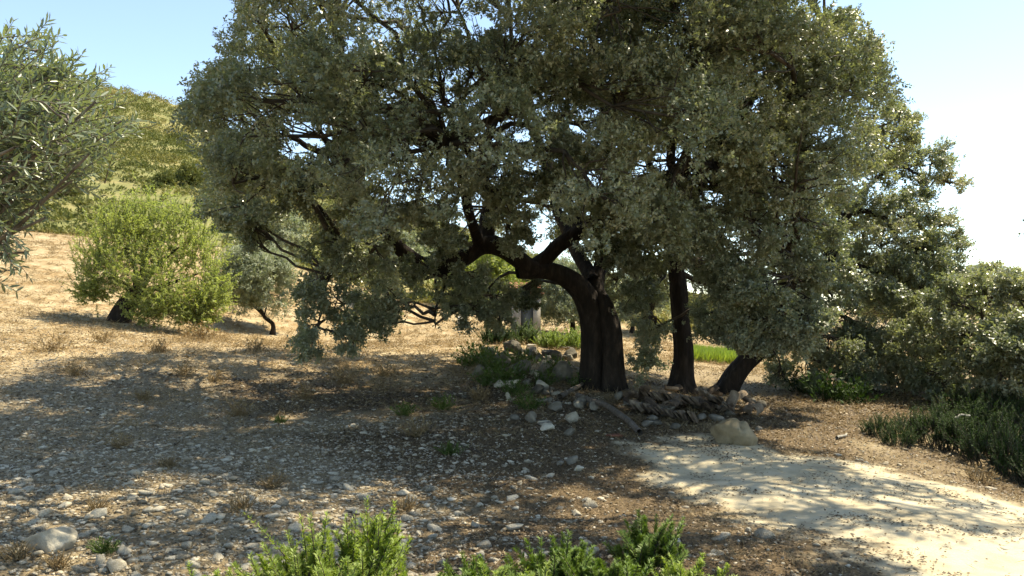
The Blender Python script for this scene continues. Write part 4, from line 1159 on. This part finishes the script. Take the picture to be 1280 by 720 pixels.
def stones():
    n = 88000
    x, y = scatter(n, 4.2, 28, 1.6)
    ok = stone_density(x, y) > rng.random(n)
    x = x[ok]; y = y[ok]
    size = np.clip(.0128*np.exp(np.abs(rng.normal(size=len(x)))*.66), .010, .066)
    app = size/y
    order = np.argsort(-app)
    # keep apart
    px, py = 640+x/y*FPX, None
    vis = np.abs(x/y) < .64
    big = []; taken = np.zeros((0, 3))
    for i in order:
        if len(big) >= 185: break
        if not vis[i]: continue
        if len(taken) and np.any(np.hypot(taken[:, 0]-x[i], taken[:, 1]-y[i]) < (taken[:, 2]+size[i])*.95): continue
        # skip where the rosemary clumps stand
        if y[i] < 4.5 and -1.7 < x[i] < 1.1: continue
        big.append(i); taken = np.r_[taken, [[x[i], y[i], size[i]]]]
    z = terrain(x, y)
    bs = set(big)
    for c, i in enumerate(big):
        s = size[i]*1.15
        X, Y = x[i], y[i]
        me = rock_meshes[c % 10]
        o = new_obj('stone', me, limestone)
        sx, sy, sz = s*rng.uniform(.9, 1.35), s*rng.uniform(.75, 1.1), s*rng.uniform(.65, 1.0)
        o.scale = (sx, sy, sz); o.rotation_euler = (rng.normal()*.12, rng.normal()*.12, rng.uniform(0, 6.28))
        o.location = (X, Y, z[i]+sz*rng.uniform(-.1, .32))
        sz_w = 'large' if s > .075 else ('fist-sized' if s > .045 else 'small')
        qx = 640+X/Y*FPX
        if Y > 11: where = 'in the brown litter and dry grass under the oak crown'
        elif qx < 330 and Y < 7.2: where = 'on the stony ground near the big pale boulder'
        elif qx < 420: where = 'on the stony shaded slope below the young olive'
        elif qx < 620: where = 'in the stony strip behind the bright rosemary'
        else: where = 'among dark leaf litter before the sandy path'
        tag(o, f'{sz_w} pale limestone lying {where}', 'stone', f'{sz_w} stones {where}')
    rest = np.array([i for i in range(len(x)) if i not in bs])
    bag = Bag()
    var = [rock_verts(1, 700+k, planes=6) for k in range(8)]
    tv = rng.random(len(rest))
    for k in range(8):
        idx = rest[k::8]
        V, F = var[k]; m = len(idx)
        th = rng.uniform(0, 6.28, m); cs, sn = np.cos(th), np.sin(th)
        sc = size[idx, None]*np.c_[rng.uniform(.9, 1.3, m), rng.uniform(.75, 1.05, m), rng.uniform(.5, .85, m)]
        W = V[None]*sc[:, None]
        Wx = W[..., 0]*cs[:, None]-W[..., 1]*sn[:, None]; Wy = W[..., 0]*sn[:, None]+W[..., 1]*cs[:, None]
        W = np.stack([Wx+x[idx, None], Wy+y[idx, None], W[..., 2]+(z[idx]+sc[:, 2]*rng.uniform(-.15, .4, m))[:, None]], -1)
        FF = (F[None]+np.arange(m)[:, None, None]*len(V)).reshape(-1, 3)
        bag.add(W.reshape(-1, 3), FF, np.repeat(tv[k::8][:m], len(F)))
    # fine chips
    n = 26000
    xx, yy = scatter(n, 4.2, 18, 1.35)
    ok = (stone_density(xx, yy)*.8+.12)*(1-.9*sand_mask(xx, yy)) > rng.random(n)
    xx = xx[ok]; yy = yy[ok]; zz = terrain(xx, yy); m = len(xx)
    oc = np.array([[1, 0, 0], [-.9, .2, 0], [0, 1, .1], [.1, -1, 0], [0, .1, .7], [0, 0, -.6]])
    of = np.array([[0, 2, 4], [2, 1, 4], [1, 3, 4], [3, 0, 4], [2, 0, 5], [1, 2, 5], [3, 1, 5], [0, 3, 5]])
    th = rng.uniform(0, 6.28, m); s = rng.uniform(.006, .02, m)
    W = oc[None]*s[:, None, None]*(1+rng.normal(size=(m, 6, 3))*.22)
    W = np.stack([W[..., 0]*np.cos(th)[:, None]-W[..., 1]*np.sin(th)[:, None]+xx[:, None], W[..., 0]*np.sin(th)[:, None]+W[..., 1]*np.cos(th)[:, None]+yy[:, None], W[..., 2]+zz[:, None]+.003], -1)
    bag.add(W.reshape(-1, 3), (of[None]+np.arange(m)[:, None, None]*6).reshape(-1, 3), np.repeat(rng.random(m), 8))
    o = new_obj('gravel', bag.mesh('gravel'), gravel_mat)
    tag(o, 'pale limestone gravel and chips strewn over the dry ground', 'gravel', kind='stuff')
    print('stones', len(big), len(rest), m)
stones()

def boulder(px, py, w, h, seed, label, mat, d=None, name='boulder', rot=0., depth=.8, sink=.2, sub=3, planes=10, cat='boulder', group=None):
    p = on_ground(px, py) if d is None else Q(px, py, d)
    s = p[1]/FPX
    V, F = rock_verts(sub, seed, planes)
    V[:, 2] /= .72
    V = V/np.abs(V).max(0)
    sc = np.array([w*s/2, w*s/2*depth, h*s/2*1.15])
    me = mesh_from(name, V*sc, F, None, sub > 3)
    o = new_obj(name, me, mat)
    o.location = (p[0], p[1]+sc[1]*.6, p[2]+sc[2]*(1-sink*1.3)); o.rotation_euler = (0, rot, rng.uniform(-.3, .3))
    tag(o, label, cat, group)
    return o

boulder(58, 694, 66, 34, 17, 'big oval grey-white boulder lying alone on stones and dry tufts', limestone, sub=4, rot=.08, sink=.42)
cb = boulder(922, 556, 60, 40, 12, 'broad pale tan boulder with a dark crack across it, beside the tile heap', tan_rock, sub=4, planes=5, sink=.45)
_co = np.array([v.co[:] for v in cb.data.vertices]); _cw = np.abs(_co[:, 0]).max()
_cd = np.abs(_co[:, 0]-.12*_cw-.12*_cw*np.sin(_co[:, 2]/_cw*5)-.25*_co[:, 2])
_co *= (1-.30*np.exp(-(_cd/(.035*_cw))**2))[:, None]
cb.data.vertices.foreach_set('co', _co.astype(np.float32).ravel()); cb.data.update()
HB = [(612, 446, 28, 18, 'rounded dark stone at the near end of the rubble heap'), (640, 444, 36, 24, 'largest dark block crowning the rubble heap beside the arch'), (664, 448, 28, 20, 'squarish stone beside the largest dark block on the heap'),
      (628, 462, 30, 24, 'pale stone low on the face of the heap'), (690, 452, 34, 24, 'mossy flat stone on the heap near the double trunk'), (712, 450, 26, 20, 'egg-shaped tan stone on the heap, closest to the double trunk'), (655, 470, 40, 24, 'broad grey stone in the middle of the heap'),
      (684, 472, 40, 30, 'weathered upright stone leaning in the heap'), (705, 478, 40, 34, 'tall dark slab leaning against the foot of the double trunk'), (598, 470, 22, 18, 'lone grey stone fallen beside the heap'), (640, 486, 24, 16, 'small pale stone in front of the heap among weeds'),
      (672, 494, 22, 16, 'pale stone in front of the weathered upright one'), (728, 508, 22, 18, 'stone at the foot of the double trunk beside the grey pole'), (694, 516, 24, 18, 'white stone of the loose scatter before the oak'), (715, 528, 22, 18, 'white stone lying below the grey pole'),
      (664, 530, 22, 20, 'upright pale stone alone on the brown litter'), (684, 540, 24, 14, 'flat pale stone just below the upright one'), (712, 546, 20, 14, 'rounded stone nearest the sandy path in the scatter'), (744, 514, 20, 14, 'dark stone between the grey pole and the trunk'),
      (716, 580, 22, 14, 'pale flat stone of a trio on the litter'), (724, 590, 16, 10, 'smaller stone of the trio on the litter'), (700, 584, 14, 10, 'least stone of the trio on the litter')]
for i, (px, py, w, h, lab) in enumerate(HB):
    pale = ('pale' in lab or 'white' in lab or 'scatter' in lab or 'trio' in lab)
    w *= .8; h *= .78
    boulder(px, py, w, h, 30+i, lab, (rubble_dark if i % 2 else limestone) if pale else rubble_dark, planes=8, name='stone', cat='stone', rot=rng.normal()*.2)
# small fill stones of the heap, alike
for i in range(85):
    px = rng.normal(664, 46); py = rng.normal(468, 24)
    if not (575 < px < 735 and 432 < py < 545): continue
    boulder(px, py, 8+14*rng.random()**2, 6+8*rng.random()**2, 80+i, 'small weathered stone in the rubble heap before the oak', rubble_dark if i % 2 else limestone, planes=7, sub=2, name='stone', cat='stone', group='small stones of the rubble heap')

# ------------------------------------------------------------------ old roof tiles, bricks, pole
def tile_mesh(L, W, H, curved=True, thick=.015):
    n = 9
    th = np.linspace(.15, math.pi-.15, n)
    rows = 4
    V = []
    for r in range(rows):
        t = r/(rows-1); k = 1-.18*t
        for s in (0, 1):
            rr = W/2*k-s*thick
            for a in th:
                V.append((math.cos(a)*rr, (t-.5)*L, math.sin(a)*(H-s*thick)))
    V = np.array(V); F = []
    for r in range(rows-1):
        for s in (0, 1):
            for j in range(n-1):
                a = r*2*n+s*n+j; b = a+1; c = (r+1)*2*n+s*n+j
                F.append((a, b, c+1, c) if s else (a, c, c+1, b))
        for j in (0, n-1):
            a = r*2*n+j; b = a+n; c = (r+1)*2*n+j
            F.append((a, b, c+n, c))
    for r in (0, rows-1):
        for j in range(n-1):
            a = r*2*n+j; F.append((a, a+1, a+1+n, a+n))
    V += rng.normal(size=V.shape)*.0012
    return mesh_from('roof_tile', V, np.array(F), None, True)
tile = tile_mesh(.42, .19, .075)
SLAB = True
bv, bf = box_geo((0, 0, 0), (.26, .12, .06))
def brick_mesh():
    bm = bmesh.new()
    vs = [bm.verts.new(v) for v in bv]
    for f in bf: bm.faces.new([vs[i] for i in f])
    bmesh.ops.bevel(bm, geom=list(bm.edges), offset=.008, segments=2, affect='EDGES')
    me = bpy.data.meshes.new('brick'); bm.to_mesh(me); bm.free(); return me
brick = brick_mesh()
bv, bf = box_geo((0, 0, 0), (.025, .30, .17))
slab = brick_mesh(); slab.name = 'flat_tile'
def put(me, name, p, rot, label, cat, mat, group, s=1.0):
    o = new_obj(name, me, mat); o.location = p; o.rotation_euler = rot; o.scale = (s, s, s)
    return tag(o, label, cat, group, 'thing')
# slumped rows of tiles
rows = [((806, 504), (872, 514), 20, 'flat old clay tile in the upper slumped row behind the slim trunk foot', 'upper slumped row of flat tiles', .09, -.5),
        ((792, 514), (868, 530), 20, 'flat old clay tile in the lower slumped row of the heap', 'lower slumped row of flat tiles', .03, -.6),
        ((876, 504), (912, 524), 10, 'flat clay tile standing on edge in the leaning row between the two slim trunks', 'leaning row of flat tiles', .14, -.4)]
for (a, b, n, lab, grp, dz, tilt) in rows:
    for k in range(n):
        t = k/(n-1)
        p = on_ground(a[0]+(b[0]-a[0])*t, a[1]+(b[1]-a[1])*t)
        put(slab, 'flat_tile', (p[0], p[1]+rng.normal()*.02, p[2]+dz+.04+rng.uniform(0, .03)), (tilt*.3+rng.normal()*.08, -.75+rng.normal()*.12, rng.normal()*.12-.25), lab, 'roof tile', clay, grp)
for k in range(34):
    px = rng.uniform(780, 945); py = 508+rng.normal()*10+(px-860)*.05
    p = on_ground(px, py)
    if rng.random() < .4:
        put(tile, 'roof_tile', (p[0], p[1], p[2]+rng.uniform(.02, .16)), tuple(rng.normal(size=3)*np.array([.4, .5, 1.2])), 'loose curved clay tile tumbled over the heap by the trunks', 'roof tile', clay, 'tumbled roof tiles')
    else:
        put(brick, 'brick', (p[0], p[1], p[2]+rng.uniform(.03, .12)), tuple(rng.normal(size=3)*np.array([.3, .3, 1.2])), 'weathered old brick tumbled in the tile heap', 'brick', clay, 'tumbled bricks of the tile heap')
for k in range(26):
    px = rng.uniform(770, 960); py = 518+rng.normal()*11
    boulder(px, py, rng.uniform(10, 24), rng.uniform(6, 12), 200+k, 'rough flat stone wedged among the tumbled tiles', rubble_dark, planes=7, sub=2, name='stone', cat='stone', group='stones wedged among the tiles')

def stick(pts, r0, r1, label, mat, name='branch', cat='branch', n=16):
    P = np.array([on_ground(px, py, dz) for px, py, dz in pts])
    V, F, c, r = limb_geo(P, list(np.linspace(r0, r1, len(P))), 8, n, .12, .02, int(P[0, 0]*10) % 17)
    o = P[0]
    caps = []
    ob = new_obj(name, mesh_from(name, V-o, F, np.zeros(len(F)), True), mat); ob.location = o
    return tag(ob, label, cat)
stick([(722, 502, .10), (752, 516, .14), (776, 530, .12), (800, 545, .05)], .045, .038, 'weathered grey pole lying slantwise from trunk foot to the litter', grey_bark, 'wooden_pole', 'pole')
stick([(700, 500, .05), (716, 494, .10), (730, 486, .12)], .05, .03, 'short broken grey board against the oak foot', grey_bark, 'broken_board', 'board')
stick([(1192, 562, .42), (1202, 560, .44), (1212, 559, .43)], .015, .012, 'bleached white stick caught on top of the dark rosemary', plaster, 'bleached_stick', 'stick')
stick([(1046, 550, .03), (1058, 547, .04)], .02, .015, 'short white stick on the dark ground before the bed', plaster, 'bleached_stick', 'stick')
stick([(622, 612, .02), (636, 606, .03), (655, 602, .02)], .012, .006, 'thin dark fallen twig alone on the leaf litter', twig_bark, 'fallen_twig', 'twig')
stick([(560, 556, .02), (580, 562, .03), (604, 570, .02)], .01, .005, 'fallen twig lying beside the upright pale stone', twig_bark, 'fallen_twig', 'twig')
stick([(770, 498, .05), (776, 486, .16), (788, 486, .16), (794, 496, .05)], .008, .007, 'pale bent root hoop sticking up beside the right stem', grey_bark, 'root', 'root')
def shard():
    p = on_ground(768, 547)
    V, F = box_geo((0, 0, .02), (.2, .1, .03), .3)
    V += rng.normal(size=V.shape)*.01
    o = new_obj('tile_shard', mesh_from('tile_shard', V, F), roof_clay); o.location = p; o.rotation_euler = (.2, .1, .3)
    tag(o, 'bright red-orange broken tile shard on the litter below the pole', 'tile shard')
shard()

# ------------------------------------------------------------------ leaf litter, straw, weeds
def litter():
    n = 150000
    x, y = scatter(n, 4.0, 22, 1.35)
    m = litter_mask(x, y)
    dens = np.clip(.36+.9*m, 0, 1)*(1-.93*sand_mask(x, y))*(1-.75*straw_mask(x, y))
    edge = sand_mask(x, y)*np.clip((fbm(x*1.6+.4*y, y*2.6, 5, 66) > .55)*.5+.06+.3*smooth(7.6, 9.2, y), 0, 1)
    ok = np.maximum(dens, edge)*(.25+1.3*fbm(x*1.7, y*1.7, 3, 67)) > rng.random(n)
    x = x[ok]; y = y[ok]; z = terrain(x, y); k = len(x)
    a = rng.uniform(0, 6.28, k)
    d = np.c_[np.cos(a), np.sin(a), rng.normal(size=k)*.25]
    nn = nrm(np.c_[rng.normal(size=(k, 2))*.45, np.ones(k)])
    far = np.clip(y/9, .8, 1.8)
    sz = rng.uniform(.6, 1.25, k)*far
    V, F, T = leaves4(np.c_[x, y, z+rng.uniform(.003, .014, k)], d, nn, .034*sz, .018*sz, np.clip(rng.beta(1.6, 3.2, k)*1.25, 0, 1), fold=.3)
    o = new_obj('leaf_litter', mesh_from('leaf_litter', V, F, T), dead_leaf)
    tag(o, 'brown fallen oak leaves littering the shaded ground', 'leaf litter', kind='stuff')
    print('litter', k)
litter()

def straw():
    n = 210000
    x, y = scatter(n, 4.0, 44, 1.8)
    # stalks gather in tussocks
    nc = n//14; ci = rng.integers(0, nc, n)
    x = x[ci]+rng.normal(size=n)*.07; y = y[ci]+rng.normal(size=n)*.07
    sm = straw_mask(x, y)
    patch = smooth(.48, .72, fbm(x*.8+3, y*.8, 4, 71))
    dens = np.clip(.8*sm+.22+.85*patch*(1-.5*litter_mask(x, y)), 0, 1)*(1-.97*sand_mask(x, y))
    ok = dens > rng.random(n)
    x = x[ok]; y = y[ok]; z = terrain(x, y); k = len(x)
    d = nrm(rng.normal(size=(k, 3))*np.array([.9, .9, .3])+np.array([0, 0, .45]))
    nn = nrm(rng.normal(size=(k, 3)))
    far = np.clip(y/8, .8, 3.5)
    V, F, T = leaves4(np.c_[x, y, z], d, nn, rng.uniform(.04, .13, k)*np.clip(far, .8, 2.0), .0036*far, np.clip(rng.normal(size=k)*.22+.55, 0, 1))
    o = new_obj('dry_grass', mesh_from('dry_grass', V, F, T), straw_mat)
    tag(o, 'dry yellow grass stalks over the slope and stony ground', 'dry grass', kind='stuff')
    print('straw', k)
straw()

def tuft(px, py, size, seed, label, mat, nb=60, cat='weed', name='weed', group=None, wide=.012):
    p = on_ground(px, py); s = size/FPX*p[1]
    g = np.random.default_rng(seed)
    d = nrm(g.normal(size=(nb, 3))*np.array([.7, .7, .25])+np.array([0, 0, .75]))
    st = g.normal(size=(nb, 3))*np.array([.22, .22, 0])*s
    k = 5
    t = g.uniform(.15, 1, (nb, k))
    pos = (st[:, None]+d[:, None]*(s*t)[..., None]).reshape(-1, 3)
    dd = np.repeat(d, k, 0)
    ld = nrm(dd*.7+g.normal(size=(nb*k, 3))*.6); nn = nrm(g.normal(size=(nb*k, 3))*.5+np.array([0, 0, 1]))
    V, F, T = leaves4(pos, ld, nn, s*.22*g.uniform(.6, 1.3, nb*k), np.maximum(s*.07, wide*.6)*g.uniform(.6, 1.3, nb*k), np.clip(g.normal(size=nb*k)*.2+.5, 0, 1))
    P = np.stack([st, st+d*s*.5, st+d*s], 1)
    V2, F2 = tubes(P, np.array([[.004, .003, .0015]])*np.ones((nb, 1))*max(1, s*3), 3)
    root = thing(name, label, cat, p, group)
    new_obj('stems', mesh_from('stems', V2, F2, np.full(len(F2), .5)), straw_mat if mat is straw_mat else mat, root)
    new_obj('foliage', mesh_from('foliage', V, F, T), mat, root)
WEEDS = [(604, 452, 30, 'broad leafy weed at the far corner of the rubble heap'), (650, 456, 24, 'weed sprouting between the top stones of the heap'), (692, 470, 26, 'weed hugging the heap stones nearest the double trunk'), (642, 494, 22, 'fresh low weed just before the middle of the heap'), (610, 482, 22, 'low weed in the dark litter before the far end of the heap'), (620, 466, 26, 'green weed growing on the face of the rubble heap'), (636, 478, 30, 'tall fresh weed in front of the rubble heap'), (590, 458, 28, 'dark weed beside the far end of the heap'), (660, 512, 24, 'bushy weed among pale stones before the oak'),
         (724, 486, 20, 'small weed at the left stem of the double trunk'), (680, 482, 22, 'weed rooted between heap stones near the trunk'), (505, 520, 18, 'small green weed in the dry grass under the crown'), (562, 570, 18, 'pale green weed alone on the litter'),
         (555, 512, 20, 'low weed in shade between the hanging twigs and the heap'), (350, 530, 11, 'tiny weed on the stony slope'), (1040, 500, 40, 'loose green undergrowth weed below the low oak branches'), (1005, 490, 34, 'dark weed at the edge of the tile heap'),
         (1072, 505, 30, 'ragged weed by the tip of the dark bed'), (130, 692, 20, 'dark tuft of weed beside the big boulder')]
for i, (px, py, s, lab) in enumerate(WEEDS):
    tuft(px, py, s, 900+i, lab, shade_dark_rosemary_leaf if i in (15, 16, 17) else weed_leaf)
DRY = [(150, 560), (210, 585), (300, 520), (505, 640), (340, 610), (20, 700), (70, 712), (120, 640), (270, 478), (230, 470), (430, 480), (380, 500), (480, 470), (600, 500), (780, 690), (1225, 604), (520, 545), (300, 640), (180, 500), (95, 470), (250, 425), (60, 440), (130, 428), (200, 440), (320, 440)]
for i, (px, py) in enumerate(DRY):
    lab, g = 'dry straw-brown tuft of grass on the stony ground', 'dry grass tufts'
    if i == 15: lab, g = 'lone dry tuft at the edge of the sandy path', None
    if i == 5: lab, g = 'brown tuft in front of the big pale boulder', None
    if i == 14: lab, g = 'single dry tuft on the litter behind the last rosemary', None
    tuft(px, py, rng.uniform(14, 26), 950+i, lab, straw_mat, nb=45, name='dry_grass_tuft', cat='grass tuft', group=g, wide=.006)

# ------------------------------------------------------------------ light
AZ, EL = 61., 62.
world = bpy.data.worlds.new('World'); scene.world = world; world.use_nodes = True
nt = world.node_tree; nt.nodes.clear()
sky = nt.nodes.new('ShaderNodeTexSky'); sky.sky_type = 'NISHITA'; sky.sun_disc = False
sky.sun_elevation = math.radians(EL); sky.sun_rotation = math.radians(AZ)
sky.air_density = .85; sky.dust_density = .35; sky.ozone_density = 3.0; sky.altitude = 600
bg = nt.nodes.new('ShaderNodeBackground'); bg.inputs[1].default_value = .135
wo = nt.nodes.new('ShaderNodeOutputWorld')
nt.links.new(sky.outputs[0], bg.inputs[0]); nt.links.new(bg.outputs[0], wo.inputs[0])
sl = bpy.data.lights.new('sun', 'SUN'); sl.energy = 3.6; sl.angle = math.radians(.55); sl.color = (1, .97, .91)
so = bpy.data.objects.new('sun', sl); COL.objects.link(so)
so.location = (20, 40, 60)
so.rotation_euler = (math.radians(90-EL), 0, math.radians(180-AZ))

vs = scene.view_settings
vs.view_transform = 'Standard'; vs.look = 'None'; vs.gamma = 1; vs.use_curve_mapping = False
vs.exposure = 1.5
vs.use_white_balance = True; vs.white_balance_temperature = 8100; vs.white_balance_tint = 6
c = scene.cycles
c.max_bounces = 6; c.diffuse_bounces = 4; c.glossy_bounces = 2; c.transmission_bounces = 3; c.transparent_max_bounces = 4
c.caustics_reflective = False; c.caustics_refractive = False
c.sample_clamp_indirect = 6
c.use_denoising = True; c.denoiser = 'OPENIMAGEDENOISE'; c.denoising_input_passes = 'RGB_ALBEDO_NORMAL'
c.use_adaptive_sampling = True; c.adaptive_threshold = .02
